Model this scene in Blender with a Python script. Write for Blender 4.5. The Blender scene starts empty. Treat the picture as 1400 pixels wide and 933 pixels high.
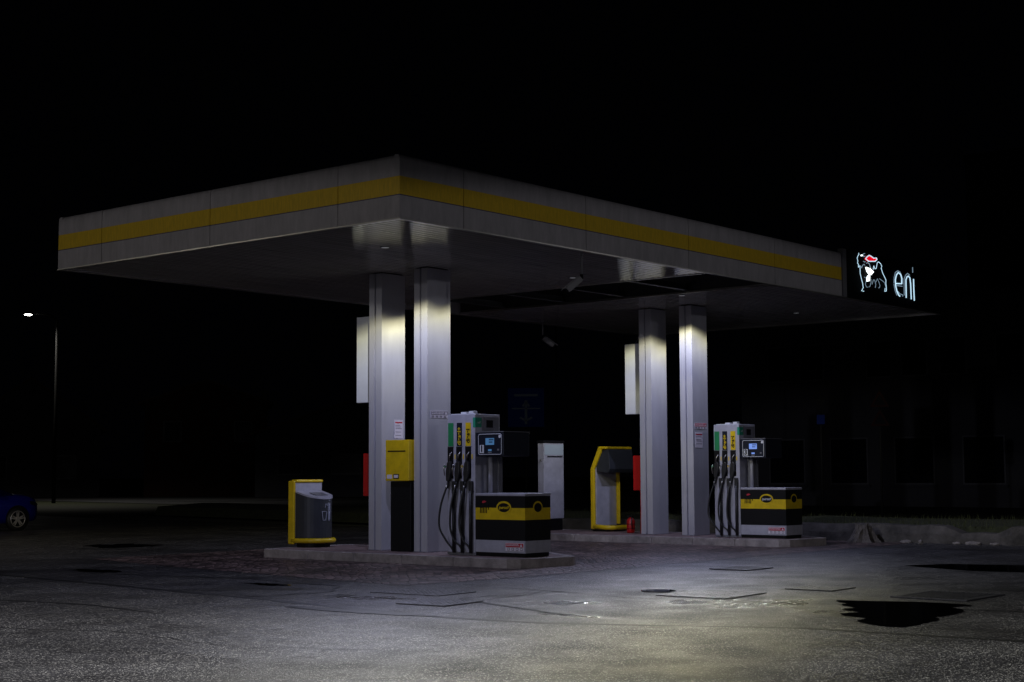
import bpy, bmesh, math, random
from mathutils import Vector, Matrix
random.seed(7)
R = math.radians
scene = bpy.context.scene
COL = scene.collection

# ------------------------------------------------------------------ camera
HEAD, PITCH, ROLL = R(45 - 5.256), R(4.889), R(-0.299)
fw = Vector((math.cos(HEAD), math.sin(HEAD), 0)); rt = Vector((math.sin(HEAD), -math.cos(HEAD), 0)); zu = Vector((0, 0, 1))
F = fw * math.cos(PITCH) + zu * math.sin(PITCH)
U = -fw * math.sin(PITCH) + zu * math.cos(PITCH)
r2 = rt * math.cos(ROLL) + U * math.sin(ROLL)
u2 = U * math.cos(ROLL) - rt * math.sin(ROLL)
cd = bpy.data.cameras.new('camera'); cam = bpy.data.objects.new('camera', cd); COL.objects.link(cam)
m = Matrix.Identity(4)
for i in range(3):
    m[i][0] = r2[i]; m[i][1] = u2[i]; m[i][2] = -F[i]
m[2][3] = 1.5
cam.matrix_world = m
cd.sensor_width = 36; cd.lens = 53.95; cd.clip_end = 1500; cd.clip_start = 0.1
scene.camera = cam

# ------------------------------------------------------------------ world, lamps, exposure
w = bpy.data.worlds.new('World'); scene.world = w; w.use_nodes = True
bg = w.node_tree.nodes['Background']
bg.inputs[0].default_value = (0.55, 0.6, 1.0, 1); bg.inputs[1].default_value = 0.0004

def spot(name, loc, az, elev, half, power, col, blend, rad=0.12):
    """spot lamp aimed by azimuth and elevation: canopy downlights and unseen added fills"""
    l = bpy.data.lights.new(name, 'SPOT'); l.energy = power; l.color = col
    l.spot_size = 2 * R(half); l.spot_blend = blend; l.shadow_soft_size = rad
    o = bpy.data.objects.new(name, l); COL.objects.link(o); o.location = loc
    d = Vector((math.cos(R(az)) * math.cos(R(elev)), math.sin(R(az)) * math.cos(R(elev)), math.sin(R(elev))))
    o.rotation_euler = d.to_track_quat('-Z', 'Y').to_euler()
    return o
# unseen flood added at the left: only just reaches the tops of the columns
spot('flood_fill', (-14, 9, 4.6), 17, -59.2, 60, 2300, (0.84, 0.86, 1.0), 0.05)
# unseen weak lamps added right and left for a little sheen on bare metal
spot('sheen_fill_right', (42, -3, 8.0), 134, -8, 20, 150, (0.96, 0.96, 1.0), 0.1, .55)
spot('sheen_fill_left', (-5, 42, 8.0), -42, -12, 24, 320, (1.0, 0.97, 0.85), 0.1, .55)
# recessed downlights under the canopy: two beside each island (a cool beam with a warm outer ring)
DOWN = [(17.2, 16.9), (22.2, 17.0), (25.95, 17.1), (30.6, 17.1)]
def downlight(lx, ly, power):
    """wide-beam downlight: strongest near the rim of its beam, with the warm fringe of its lens there"""
    o = spot('canopy_downlight', (lx, ly, 5.0), 0, -90, 77.6, power, (1, 1, 1), 0.004, .05)
    l = o.data; l.use_nodes = True; nt = l.node_tree; em = next(n for n in nt.nodes if n.type == 'EMISSION')
    tc = nt.nodes.new('ShaderNodeTexCoord'); sx = nt.nodes.new('ShaderNodeSeparateXYZ'); ab = nt.nodes.new('ShaderNodeMath'); ab.operation = 'ABSOLUTE'
    rp = nt.nodes.new('ShaderNodeValToRGB'); nt.links.new(tc.outputs['Normal'], sx.inputs[0]); nt.links.new(sx.outputs[2], ab.inputs[0]); nt.links.new(ab.outputs[0], rp.inputs[0]); nt.links.new(rp.outputs[0], em.inputs[0])
    e = rp.color_ramp.elements; e[0].position = .215; e[0].color = (0, 0, 0, 1); e[1].position = 1.0; e[1].color = (.2, .21, .32, 1)
    for p, c in ((.25, (.42, .39, .22)), (.285, (1.0, .96, .62)), (.33, (1.0, .98, .82)), (.42, (.80, .82, .95)), (.62, (.36, .38, .58)), (.85, (.24, .26, .42))):
        x = rp.color_ramp.elements.new(p); x.color = (*c, 1)
for (lx, ly), pw in zip(DOWN, (560, 330, 560, 160)): downlight(lx, ly, pw)
# unseen fills added to graze the fascia, beams fading level with the roof edge
spot('fascia_fill', (-2, 21, 6.15), 0, -75, 75.3, 620, (1.0, 0.95, 0.95), 0.035)
spot('fascia_fill', (20, -3, 6.15), 80, -75, 75.3, 560, (0.96, 0.94, 1.0), 0.035)
# unseen lamps added overhead for the pool of light in the foreground
spot('foreground_fill', (10.0, 7.0, 6.3), 40, -86, 60, 850, (0.99, 1.0, 0.97), 0.9)
spot('foreground_fill', (7.2, 11.2, 6.3), 40, -86, 60, 900, (0.96, 0.94, 1.0), 0.9)
# unseen fill added at the left to brighten the car and the ground
spot('car_fill', (12, 33, 6.0), 20, -78, 72, 520, (1.0, 0.86, 0.66), 0.5)

vs = scene.view_settings
vs.view_transform = 'Standard'; vs.look = 'None'; vs.gamma = 1; vs.exposure = 0
scene.cycles.use_denoising = True
scene.cycles.denoiser = 'OPENIMAGEDENOISE'
scene.cycles.denoising_prefilter = 'NONE'
scene.cycles.denoising_input_passes = 'RGB_ALBEDO_NORMAL'
scene.cycles.use_adaptive_sampling = False
scene.cycles.sample_clamp_indirect = .5

# ------------------------------------------------------------------ helpers
def mat(name, col, rough=0.5, metal=0.0, var=0.0, vscale=3.0, bump=0.0, bscale=60.0, spec=0.5, emit=None, estr=0.0, stretch=None, col2=None, rvar=0.0, aniso=0.0):
    M = bpy.data.materials.new(name); M.use_nodes = True
    nt = M.node_tree; b = nt.nodes['Principled BSDF']
    b.inputs['Base Color'].default_value = (*col, 1); b.inputs['Roughness'].default_value = rough
    b.inputs['Metallic'].default_value = metal; b.inputs['Specular IOR Level'].default_value = spec
    if aniso: b.inputs['Anisotropic'].default_value = aniso
    if emit:
        b.inputs['Emission Color'].default_value = (*emit, 1); b.inputs['Emission Strength'].default_value = estr
    tc = nt.nodes.new('ShaderNodeTexCoord'); mp = nt.nodes.new('ShaderNodeMapping')
    nt.links.new(tc.outputs['Object'], mp.inputs[0])
    if stretch: mp.inputs['Scale'].default_value = stretch
    if var or rvar:
        n = nt.nodes.new('ShaderNodeTexNoise'); n.inputs['Scale'].default_value = vscale; n.inputs['Detail'].default_value = 6
        n.inputs['Roughness'].default_value = 0.65
        nt.links.new(mp.outputs[0], n.inputs['Vector'])
        if var:
            r = nt.nodes.new('ShaderNodeValToRGB')
            c2 = col2 or tuple(max(0, c * (1 - var)) for c in col)
            r.color_ramp.elements[0].position = 0.32; r.color_ramp.elements[1].position = 0.68
            r.color_ramp.elements[0].color = (*c2, 1); r.color_ramp.elements[1].color = (*[min(1, c * (1 + var * .3)) for c in col], 1)
            nt.links.new(n.outputs['Fac'], r.inputs[0]); nt.links.new(r.outputs[0], b.inputs['Base Color'])
        if rvar:
            mr = nt.nodes.new('ShaderNodeMapRange'); mr.inputs['From Min'].default_value = .3; mr.inputs['From Max'].default_value = .7
            mr.inputs['To Min'].default_value = rough - rvar; mr.inputs['To Max'].default_value = rough + rvar
            nt.links.new(n.outputs['Fac'], mr.inputs[0]); nt.links.new(mr.outputs[0], b.inputs['Roughness'])
    if bump:
        n2 = nt.nodes.new('ShaderNodeTexNoise'); n2.inputs['Scale'].default_value = bscale; n2.inputs['Detail'].default_value = 4
        nt.links.new(mp.outputs[0], n2.inputs['Vector'])
        bp = nt.nodes.new('ShaderNodeBump'); bp.inputs['Strength'].default_value = bump; bp.inputs['Distance'].default_value = 0.02
        nt.links.new(n2.outputs['Fac'], bp.inputs['Height']); nt.links.new(bp.outputs[0], b.inputs['Normal'])
    return M

def ground_mat(name, dark, light, grain=110.0, rough=0.5, large=0.35, tint=None, glint=0.0, spec=0.5, wet=()):
    """asphalt: stones of mixed tone, painted glints, patches, dents"""
    M = bpy.data.materials.new(name); M.use_nodes = True
    nt = M.node_tree; b = nt.nodes['Principled BSDF']; L = nt.links.new; N = nt.nodes.new
    tc = N('ShaderNodeTexCoord'); v = N('ShaderNodeTexVoronoi'); v.inputs['Scale'].default_value = grain
    L(tc.outputs['Object'], v.inputs['Vector'])
    sp = N('ShaderNodeSeparateColor'); L(v.outputs['Color'], sp.inputs[0])
    r = N('ShaderNodeValToRGB'); e = r.color_ramp.elements
    e[0].position = 0.0; e[0].color = (*dark, 1); e[1].position = 1.0; e[1].color = (*light, 1)
    x = r.color_ramp.elements.new(0.6); x.color = (*[d + (l - d) * .35 for d, l in zip(dark, light)], 1)
    if glint:  # sparkle painted into the base colour as a few bright stones
        e[len(e) - 1].position = .9; e[len(e) - 1].color = (*light, 1)
        x = r.color_ramp.elements.new(0.93); x.color = (glint, glint * .97, glint * .9, 1)
    L(sp.outputs[0], r.inputs[0])
    n = N('ShaderNodeTexNoise'); n.inputs['Scale'].default_value = .55; n.inputs['Detail'].default_value = 8; n.inputs['Roughness'].default_value = .62
    L(tc.outputs['Object'], n.inputs['Vector'])
    mr = N('ShaderNodeMapRange'); mr.inputs['From Min'].default_value = .3; mr.inputs['From Max'].default_value = .7
    mr.inputs['To Min'].default_value = 1 - large; mr.inputs['To Max'].default_value = 1 + large
    L(n.outputs['Fac'], mr.inputs[0])
    mx = N('ShaderNodeMix'); mx.data_type = 'RGBA'; mx.blend_type = 'MULTIPLY'; mx.inputs[0].default_value = 1
    L(r.outputs[0], mx.inputs[6]); L(mr.outputs[0], mx.inputs[7]); L(mx.outputs[2], b.inputs['Base Color'])
    n3 = N('ShaderNodeTexNoise'); n3.inputs['Scale'].default_value = 1.3; n3.inputs['Detail'].default_value = 5
    L(tc.outputs['Object'], n3.inputs['Vector'])
    mr2 = N('ShaderNodeMapRange'); mr2.inputs['From Min'].default_value = .35; mr2.inputs['From Max'].default_value = .7
    mr2.inputs['To Min'].default_value = rough - .1; mr2.inputs['To Max'].default_value = rough + .15
    L(n3.outputs['Fac'], mr2.inputs[0]); L(mr2.outputs[0], b.inputs['Roughness'])
    acc = None      # damp, polished spots (centre x, y, radii) with ragged edges
    nw = N('ShaderNodeTexNoise'); nw.inputs['Scale'].default_value = 3.5; nw.inputs['Detail'].default_value = 6; L(tc.outputs['Object'], nw.inputs['Vector'])
    for (cx, cy, rx, ry) in wet:
        mp = N('ShaderNodeMapping'); mp.inputs['Location'].default_value = (-cx / rx, -cy / ry, 0); mp.inputs['Scale'].default_value = (1 / rx, 1 / ry, 1); L(tc.outputs['Object'], mp.inputs[0])
        ln = N('ShaderNodeVectorMath'); ln.operation = 'LENGTH'; L(mp.outputs[0], ln.inputs[0])
        sb = N('ShaderNodeMapRange'); sb.inputs['From Min'].default_value = 1.2; sb.inputs['From Max'].default_value = .3; sb.inputs['To Min'].default_value = 0; sb.inputs['To Max'].default_value = 1; L(ln.outputs['Value'], sb.inputs[0])
        if acc is None: acc = sb.outputs[0]
        else:
            mxm = N('ShaderNodeMath'); mxm.operation = 'MAXIMUM'; L(acc, mxm.inputs[0]); L(sb.outputs[0], mxm.inputs[1]); acc = mxm.outputs[0]
    if acc is not None:
        ml = N('ShaderNodeMath'); ml.operation = 'MULTIPLY'; L(acc, ml.inputs[0]); L(nw.outputs['Fac'], ml.inputs[1])
        m2 = N('ShaderNodeMapRange'); m2.inputs['From Min'].default_value = .15; m2.inputs['From Max'].default_value = .5; m2.inputs['To Min'].default_value = 0; m2.inputs['To Max'].default_value = .22; L(ml.outputs[0], m2.inputs[0])
        sub = N('ShaderNodeMath'); sub.operation = 'SUBTRACT'; L(mr2.outputs[0], sub.inputs[0]); L(m2.outputs[0], sub.inputs[1]); L(sub.outputs[0], b.inputs['Roughness'])
    b.inputs['Specular IOR Level'].default_value = spec
    v2 = N('ShaderNodeTexVoronoi'); v2.inputs['Scale'].default_value = grain * .8; L(tc.outputs['Object'], v2.inputs['Vector'])
    bp = N('ShaderNodeBump'); bp.inputs['Strength'].default_value = .8; bp.inputs['Distance'].default_value = .006
    L(v2.outputs['Distance'], bp.inputs['Height'])
    bp2 = N('ShaderNodeBump'); bp2.inputs['Strength'].default_value = .5; bp2.inputs['Distance'].default_value = .05
    n4 = N('ShaderNodeTexNoise'); n4.inputs['Scale'].default_value = 1.6; n4.inputs['Detail'].default_value = 3; L(tc.outputs['Object'], n4.inputs['Vector'])
    L(n4.outputs['Fac'], bp2.inputs['Height']); L(bp.outputs[0], bp2.inputs['Normal']); L(bp2.outputs[0], b.inputs['Normal'])
    return M

def cobble_mat(name):
    M = bpy.data.materials.new(name); M.use_nodes = True
    nt = M.node_tree; b = nt.nodes['Principled BSDF']; L = nt.links.new; N = nt.nodes.new
    tc = N('ShaderNodeTexCoord'); mp = N('ShaderNodeMapping'); L(tc.outputs['Object'], mp.inputs[0]); mp.inputs['Rotation'].default_value = (0, 0, R(45))
    wv = N('ShaderNodeTexNoise'); wv.inputs['Scale'].default_value = .8
    L(mp.outputs[0], wv.inputs['Vector'])
    ad = N('ShaderNodeVectorMath'); ad.operation = 'ADD'; sc = N('ShaderNodeVectorMath'); sc.operation = 'SCALE'; sc.inputs[3].default_value = .35
    L(wv.outputs['Color'], sc.inputs[0]); L(mp.outputs[0], ad.inputs[0]); L(sc.outputs[0], ad.inputs[1])
    v = N('ShaderNodeTexVoronoi'); v.inputs['Scale'].default_value = 8.0; v.inputs['Randomness'].default_value = .45; L(ad.outputs[0], v.inputs['Vector'])
    v2 = N('ShaderNodeTexVoronoi'); v2.feature = 'DISTANCE_TO_EDGE'; v2.inputs['Scale'].default_value = 8.0; v2.inputs['Randomness'].default_value = .45; L(ad.outputs[0], v2.inputs['Vector'])
    sp = N('ShaderNodeSeparateColor'); L(v.outputs['Color'], sp.inputs[0])
    r = N('ShaderNodeValToRGB'); e = r.color_ramp.elements; e[0].color = (.04, .03, .03, 1); e[1].color = (.27, .19, .175, 1); L(sp.outputs[0], r.inputs[0])
    r2_ = N('ShaderNodeValToRGB'); e = r2_.color_ramp.elements; e[0].position = .02; e[0].color = (0.12, .1, .1, 1); e[1].position = .1; e[1].color = (1, 1, 1, 1); L(v2.outputs['Distance'], r2_.inputs[0])
    n = N('ShaderNodeTexNoise'); n.inputs['Scale'].default_value = .7; n.inputs['Detail'].default_value = 6; L(tc.outputs['Object'], n.inputs['Vector'])
    mr = N('ShaderNodeMapRange'); mr.inputs['From Min'].default_value = .35; mr.inputs['From Max'].default_value = .65; mr.inputs['To Min'].default_value = .45; mr.inputs['To Max'].default_value = 1.25; L(n.outputs['Fac'], mr.inputs[0])
    mx = N('ShaderNodeMix'); mx.data_type = 'RGBA'; mx.blend_type = 'MULTIPLY'; mx.inputs[0].default_value = 1
    L(r.outputs[0], mx.inputs[6]); L(r2_.outputs[0], mx.inputs[7])
    mx2 = N('ShaderNodeMix'); mx2.data_type = 'RGBA'; mx2.blend_type = 'MULTIPLY'; mx2.inputs[0].default_value = 1
    L(mx.outputs[2], mx2.inputs[6]); L(mr.outputs[0], mx2.inputs[7]); L(mx2.outputs[2], b.inputs['Base Color'])
    b.inputs['Roughness'].default_value = .45
    mn = N('ShaderNodeMath'); mn.operation = 'MINIMUM'; mn.inputs[1].default_value = .18; L(v2.outputs['Distance'], mn.inputs[0])
    bp = N('ShaderNodeBump'); bp.inputs['Strength'].default_value = .9; bp.inputs['Distance'].default_value = .06; L(mn.outputs[0], bp.inputs['Height']); L(bp.outputs[0], b.inputs['Normal'])
    return M

class MB:
    """collects shapes (world coordinates) into one mesh"""
    def __init__(s): s.bm = bmesh.new(); s.mi = 0
    def _fin(s, faces):
        for f in faces: f.material_index = s.mi
    def box(s, x0, x1, y0, y1, z0, z1, bev=0.0, seg=2):
        t = bmesh.new()
        vs_ = [t.verts.new((x, y, z)) for x in (x0, x1) for y in (y0, y1) for z in (z0, z1)]
        for f in ((0, 1, 3, 2), (4, 6, 7, 5), (0, 4, 5, 1), (2, 3, 7, 6), (0, 2, 6, 4), (1, 5, 7, 3)): t.faces.new([vs_[i] for i in f])
        if bev: bmesh.ops.bevel(t, geom=t.edges[:], offset=bev, segments=seg, affect='EDGES', profile=.5)
        return s._merge(t)
    def _merge(s, t, mtx=None):
        if mtx: bmesh.ops.transform(t, matrix=mtx, verts=t.verts[:])
        mp = {v: s.bm.verts.new(v.co) for v in t.verts}
        for f in t.faces:
            nf = s.bm.faces.new([mp[v] for v in f.verts]); nf.material_index = s.mi; nf.smooth = f.smooth
        t.free(); return s
    def prism(s, pts, a0, a1, axis='z', bev=0.0):
        """closed outline pts (2-D) pushed along an axis; 'z': pts (x,y); 'y': pts (x,z); 'x': pts (y,z)"""
        t = bmesh.new()
        def P(p, a): return (p[0], p[1], a) if axis == 'z' else (p[0], a, p[1]) if axis == 'y' else (a, p[0], p[1])
        lo = [t.verts.new(P(p, a0)) for p in pts]; hi = [t.verts.new(P(p, a1)) for p in pts]
        t.faces.new(lo); t.faces.new(hi[::-1])
        n = len(pts)
        for i in range(n): t.faces.new([lo[i], hi[i], hi[(i + 1) % n], lo[(i + 1) % n]])
        bmesh.ops.recalc_face_normals(t, faces=t.faces[:])
        if bev:
            bmesh.ops.bevel(t, geom=t.edges[:], offset=bev, segments=2, affect='EDGES', profile=.5)
        return s._merge(t)
    def tube(s, pts, r, seg=8, closed=False):
        pts = [Vector(p) for p in pts]; n = len(pts); rings = []
        rr = r if isinstance(r, (list, tuple)) else [r] * n
        prev = None
        for i, p in enumerate(pts):
            a = pts[i - 1] if (i > 0 or closed) else p; c = pts[(i + 1) % n] if (i < n - 1 or closed) else p
            d = (c - a).normalized()
            if prev is None:
                ref = Vector((0, 0, 1)) if abs(d.z) < .9 else Vector((1, 0, 0))
                u = d.cross(ref).normalized()
            else:
                u = (prev - d * prev.dot(d)).normalized()
            prev = u; v = d.cross(u)
            rings.append([s.bm.verts.new(p + (u * math.cos(2 * math.pi * k / seg) + v * math.sin(2 * math.pi * k / seg)) * rr[i]) for k in range(seg)])
        fs = []
        for i in range(n if closed else n - 1):
            A, B = rings[i], rings[(i + 1) % n]
            for k in range(seg):
                f = s.bm.faces.new([A[k], A[(k + 1) % seg], B[(k + 1) % seg], B[k]]); f.smooth = True; fs.append(f)
        if not closed:
            fs.append(s.bm.faces.new(rings[0][::-1])); fs.append(s.bm.faces.new(rings[-1]))
        s._fin(fs); return s
    def cyl(s, c, r, h, axis='z', seg=20, r2=None):
        d = {'x': Vector((1, 0, 0)), 'y': Vector((0, 1, 0)), 'z': Vector((0, 0, 1))}[axis]
        c = Vector(c); return s.tube([c, c + d * h], [r, r if r2 is None else r2], seg)
    def sheet(s, pts, z):
        f = s.bm.faces.new([s.bm.verts.new((p[0], p[1], z)) for p in pts]); f.material_index = s.mi
        return s
    def m(s, i): s.mi = i; return s
    def build(s, name, mats, parent=None, smooth=False):
        if not isinstance(mats, (list, tuple)): mats = [mats]
        me = bpy.data.meshes.new(name)
        bmesh.ops.recalc_face_normals(s.bm, faces=s.bm.faces[:])
        o = bpy.data.objects.new(name, me); COL.objects.link(o)
        off = Vector((0, 0, 0)); q = parent
        while q is not None: off += q.location; q = q.parent
        if parent is None:   # origin at the base
            cs = [v.co for v in s.bm.verts]
            if s.keep_origin is False:
                off = Vector(((min(c.x for c in cs) + max(c.x for c in cs)) / 2, (min(c.y for c in cs) + max(c.y for c in cs)) / 2, min(c.z for c in cs)))
                o.location = off
        bmesh.ops.translate(s.bm, verts=s.bm.verts[:], vec=-off)
        s.bm.to_mesh(me); s.bm.free()
        for mm in mats: me.materials.append(mm)
        if smooth:
            for p in me.polygons: p.use_smooth = True
        if parent: o.parent = parent
        return o
    keep_origin = False

def tag(o, label=None, cat=None, group=None, kind=None):
    if label: o['label'] = label
    if cat: o['category'] = cat
    if group: o['group'] = group
    if kind: o['kind'] = kind
    return o
def thing(name, loc, label, cat, group=None):
    o = bpy.data.objects.new(name, None); COL.objects.link(o); o.location = loc; o.empty_display_size = .1
    return tag(o, label, cat, group)
def struct(name, mb, mats):
    mb.keep_origin = True
    return tag(mb.build(name, mats), kind='structure')
def kids(o): return [c for c in bpy.data.objects if c.parent == o]
def dup(o, parent=None):
    c = o.copy(); COL.objects.link(c); c.parent = parent
    for ch in kids(o): dup(ch, c)
    return c
def text(name, s, size, M, parent, org, xd, yd, ext=0.002, align='CENTER', shear=0.0, bold=0.0):
    cu = bpy.data.curves.new(name, 'FONT'); cu.body = s; cu.size = size; cu.extrude = ext; cu.align_x = align; cu.align_y = 'CENTER'; cu.shear = shear; cu.offset = bold
    t = bpy.data.objects.new(name + '_tmp', cu); COL.objects.link(t)
    dg = bpy.context.evaluated_depsgraph_get(); me = bpy.data.meshes.new_from_object(t.evaluated_get(dg)); bpy.data.objects.remove(t)
    xd = Vector(xd).normalized(); yd = Vector(yd).normalized(); zd = xd.cross(yd); mt = Matrix.Identity(4)
    off = Vector((0, 0, 0)); q = parent
    while q is not None: off += q.location; q = q.parent
    for i in range(3): mt[i][0] = xd[i]; mt[i][1] = yd[i]; mt[i][2] = zd[i]; mt[i][3] = org[i] - off[i]
    me.transform(mt); me.materials.clear(); me.materials.append(M)
    o = bpy.data.objects.new(name, me); COL.objects.link(o); o.parent = parent
    return o

# ------------------------------------------------------------------ materials
M_alu = mat('brushed_aluminium', (.58, .58, .64), .33, .35, var=.09, vscale=2.2, stretch=(2, 2, .5), rvar=.015)
M_groove = mat('dark_joint', (.03, .03, .035), .6)
M_fascia = mat('grey_fascia_panel', (.44, .42, .44), .55, var=.2, vscale=3, stretch=(2.5, 2.5, .6), bump=.03, bscale=140)
M_yel_f = mat('yellow_fascia_stripe', (.78, .51, .0), .5, var=.2, vscale=12, stretch=(3, 3, .4))
M_line = mat('blue_pinstripe', (.05, .05, .12), .5)
M_ceil = mat('glossy_ceiling_slats', (.5, .48, .47), .055, .0, var=.25, vscale=1.2, bump=.02, bscale=2.2, stretch=(.6, 6, 1))
M_trim = mat('bright_metal_trim', (.5, .48, .46), .3, .9)
M_black = mat('black_paint', (.006, .006, .007), .5, bump=.03, bscale=30, spec=.2)
M_rubber = mat('black_rubber', (.014, .014, .015), .42)
M_grey = mat('light_grey_paint', (.40, .40, .46), .42, var=.2, vscale=5, bump=.03, bscale=20)
M_dgrey = mat('dark_grey_plastic', (.028, .032, .04), .5, var=.2, vscale=5)
M_mgrey = mat('mid_grey_metal', (.17, .17, .19), .4, var=.2, vscale=5)
M_yel = mat('yellow_paint', (.72, .50, .005), .38, var=.2, vscale=5)
M_green = mat('green_label', (.01, .22, .07), .45)
M_red = mat('red_paint', (.42, .004, .004), .4, var=.15, vscale=6)
M_white = mat('white_plastic', (.66, .68, .72), .45, var=.08, vscale=5)
M_paper = mat('white_paper', (.7, .66, .72), .7)
M_redink = mat('red_ink', (.5, .02, .04), .6)
M_greyink = mat('grey_ink', (.22, .2, .24), .6)
M_screen = mat('lit_blue_screen', (.02, .03, .06), .3, emit=(.22, .38, 1.0), estr=.75)
M_screen_dim = mat('dim_blue_screen', (.02, .04, .08), .3, emit=(.07, .2, .42), estr=.55)
M_navy = mat('navy_fascia', (.008, .011, .022), .45, spec=.25)
M_sign = mat('black_gloss_panel', (.002, .002, .003), .8, spec=.05)
M_neon = mat('white_neon', (.8, .8, .8), .4, emit=(.55, .82, 1.0), estr=1.0)
M_neon_dim = mat('dim_white_neon', (.3, .3, .3), .4, emit=(.40, .58, .75), estr=.42)
M_neon_red = mat('red_neon', (.5, 0, 0), .4, emit=(1.0, .0, .015), estr=.75)
M_neon_hot = mat('bright_white_neon', (.9, .9, .9), .4, emit=(.9, 1.0, 1.0), estr=2.2)
M_kerb = mat('kerb_stone', (.36, .32, .31), .65, var=.45, vscale=5, bump=.35, bscale=45)
M_top = mat('island_paving', (.24, .17, .16), .7, var=.4, vscale=8, bump=.3, bscale=60)
M_conc = mat('old_concrete', (.085, .077, .07), .85, var=.7, vscale=2.2, bump=.8, bscale=12)
M_stone = mat('pale_stone', (.22, .2, .19), .8, var=.4, vscale=8, bump=.5, bscale=20)
M_bark = mat('weathered_stump_wood', (.12, .105, .095), .9, var=.6, vscale=12, bump=.9, bscale=25, stretch=(3, 3, .5))
M_dim_red = mat('darkened_sign_red', (.012, .004, .004), .8, spec=.04)  # red darkened so the sign stays dim, lack of light in the colour
M_dim_w = mat('darkened_sign_white', (.004, .004, .005), .8, spec=.04)  # white brought near black for a sign face left in the dark
M_iron = mat('worn_cast_iron', (.10, .10, .11), .42, .6, var=.4, vscale=10, bump=.3, bscale=80)
M_water = mat('still_water', (.002, .002, .002), .04, spec=.35)
M_blue = mat('blue_car_paint', (.008, .012, .26), .22, .25)
M_glass = mat('dark_glass', (.008, .009, .012), .08)
M_rim = mat('alloy_rim', (.55, .52, .5), .35, .7)
M_tail = mat('tail_lamp_red', (.3, .01, .01), .2)
M_wall1 = mat('grey_render_wall', (.085, .085, .10), .85, var=.25, vscale=.6)
M_wall2 = mat('red_render_wall', (.07, .025, .02), .85, var=.25, vscale=.6)
M_roof = mat('roof_tiles', (.12, .07, .05), .8, var=.4, vscale=4)
M_win = mat('dark_window', (.01, .011, .016), .15)
M_bsign = mat('blue_road_sign', (.003, .01, .06), .8, spec=.05)
M_bsign_w = mat('white_sign_marking', (.06, .07, .085), .8, spec=.05)
WET = [(15.3, 7.7, 1.15, 1.2), (15.5, 8.95, .9, .55), (14.9, 9.1, .7, .4), (15.2, 9.75, .9, .55), (14.1, 11.0, .5, .9), (12.9, 9.9, .25, .8), (16.3, 10.4, .8, .9), (13.3, 13.4, .5, 1.3)]
M_asph = ground_mat('asphalt', (.008, .008, .009), (.05, .047, .054), 85, .44, .55, glint=.3, wet=WET)
M_asph_new = ground_mat('lane_asphalt', (.010, .010, .011), (.085, .082, .09), 96, .42, .5, glint=.5, wet=WET)
M_asph_far = mat('road_surface', (.075, .075, .08), .6, var=.3, vscale=1)
M_patch = ground_mat('patch_asphalt', (.01, .01, .012), (.2, .2, .23), 60, .36, .4, glint=.6)
M_wet = ground_mat('wet_asphalt', (.01, .01, .01), (.3, .3, .27), 60, .27, .3)
M_cob = cobble_mat('porphyry_cobbles')
M_pole = mat('dark_painted_pole', (.006, .006, .006), .7, spec=.05)
M_grass = mat('grass_ground', (.03, .035, .012), .95, var=.6, vscale=6, bump=.8, bscale=15)
M_blade = mat('grass_blades', (.05, .06, .015), .9, var=.5, vscale=3)

# ------------------------------------------------------------------ ground, roads
struct('ground', MB().sheet([(-350, -350), (350, -350), (350, 450), (-350, 450)], -0.012), M_grass)
struct('forecourt_asphalt', MB().sheet([(9.5, -60), (30.6, -60), (30.6, 26), (31.5, 44), (40, 90), (-120, 90), (-120, 60), (9.5, 30)], 0.0), M_asph)
lane = [(-120, -60), (13.9, -60), (13.6, 0), (13.15, 7.3), (12.5, 8.6), (12.05, 9.6), (11.9, 10.9), (12.15, 12.9), (12.39, 15), (12.7, 18), (12.93, 20.8), (13.6, 30), (14.5, 60), (-120, 70)]
struct('lane_asphalt', MB().sheet(lane, 0.005), M_asph_new)
# dark ribbon for joints; at the lane edge also the step's shade and wet
def ribbon(pts, wd, z):
    b = MB(); n = len(pts); L_, R_ = [], []
    for i, p in enumerate(pts):
        a = Vector(pts[max(0, i - 1)]); c = Vector(pts[min(n - 1, i + 1)]); d = (c - a).normalized(); q = Vector((-d.y, d.x)) * wd * random.uniform(.3, 1)
        L_.append(b.bm.verts.new((p[0] + q.x, p[1] + q.y, z))); R_.append(b.bm.verts.new((p[0] - q.x, p[1] - q.y, z)))
    for i in range(n - 1): b.bm.faces.new([L_[i], L_[i + 1], R_[i + 1], R_[i]])
    return b
def dense(pts, st=.25, jit=.012):
    out = []
    for a, c in zip(pts, pts[1:]):
        k = max(1, int((Vector(c) - Vector(a)).length / st))
        for i in range(k): out.append((a[0] + (c[0] - a[0]) * i / k + random.uniform(-jit, jit), a[1] + (c[1] - a[1]) * i / k + random.uniform(-jit, jit)))
    out.append(pts[-1]); return out
M_tar = mat('tar_joint', (.006, .006, .007), .5, bump=.3, bscale=40)
struct('tar_joint', ribbon(dense(lane[2:12]), .085, .0075), M_tar)  # widened to paint in shade and wet along the lane's step
struct('tar_joint', ribbon(dense([(12.9, 10.0), (13.5, 11.6), (13.8, 12.3), (15.2, 12.2)]), .04, .0078), M_tar)
struct('tar_joint', ribbon(dense([(16.2, 5.0), (15.9, 7.8), (15.1, 10.8), (15.4, 12.2), (15.6, 13.8)]), .035, .0079), M_tar)
struct('tar_joint', ribbon(dense([(10.3, 17.0), (10.6, 15.2), (10.4, 13.6)]), .03, .0086), M_tar)
struct('tar_joint', ribbon(dense([(8.2, 14.5), (9.0, 12.2), (8.8, 10.6), (9.6, 8.8)], .12, .05), .012, .0086), M_tar)
struct('tar_joint', ribbon(dense([(14.0, 20.0), (14.6, 17.2), (14.4, 15.0), (13.6, 14.3), (12.4, 14.6)], .15, .03), .03, .0078), M_tar)
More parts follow.
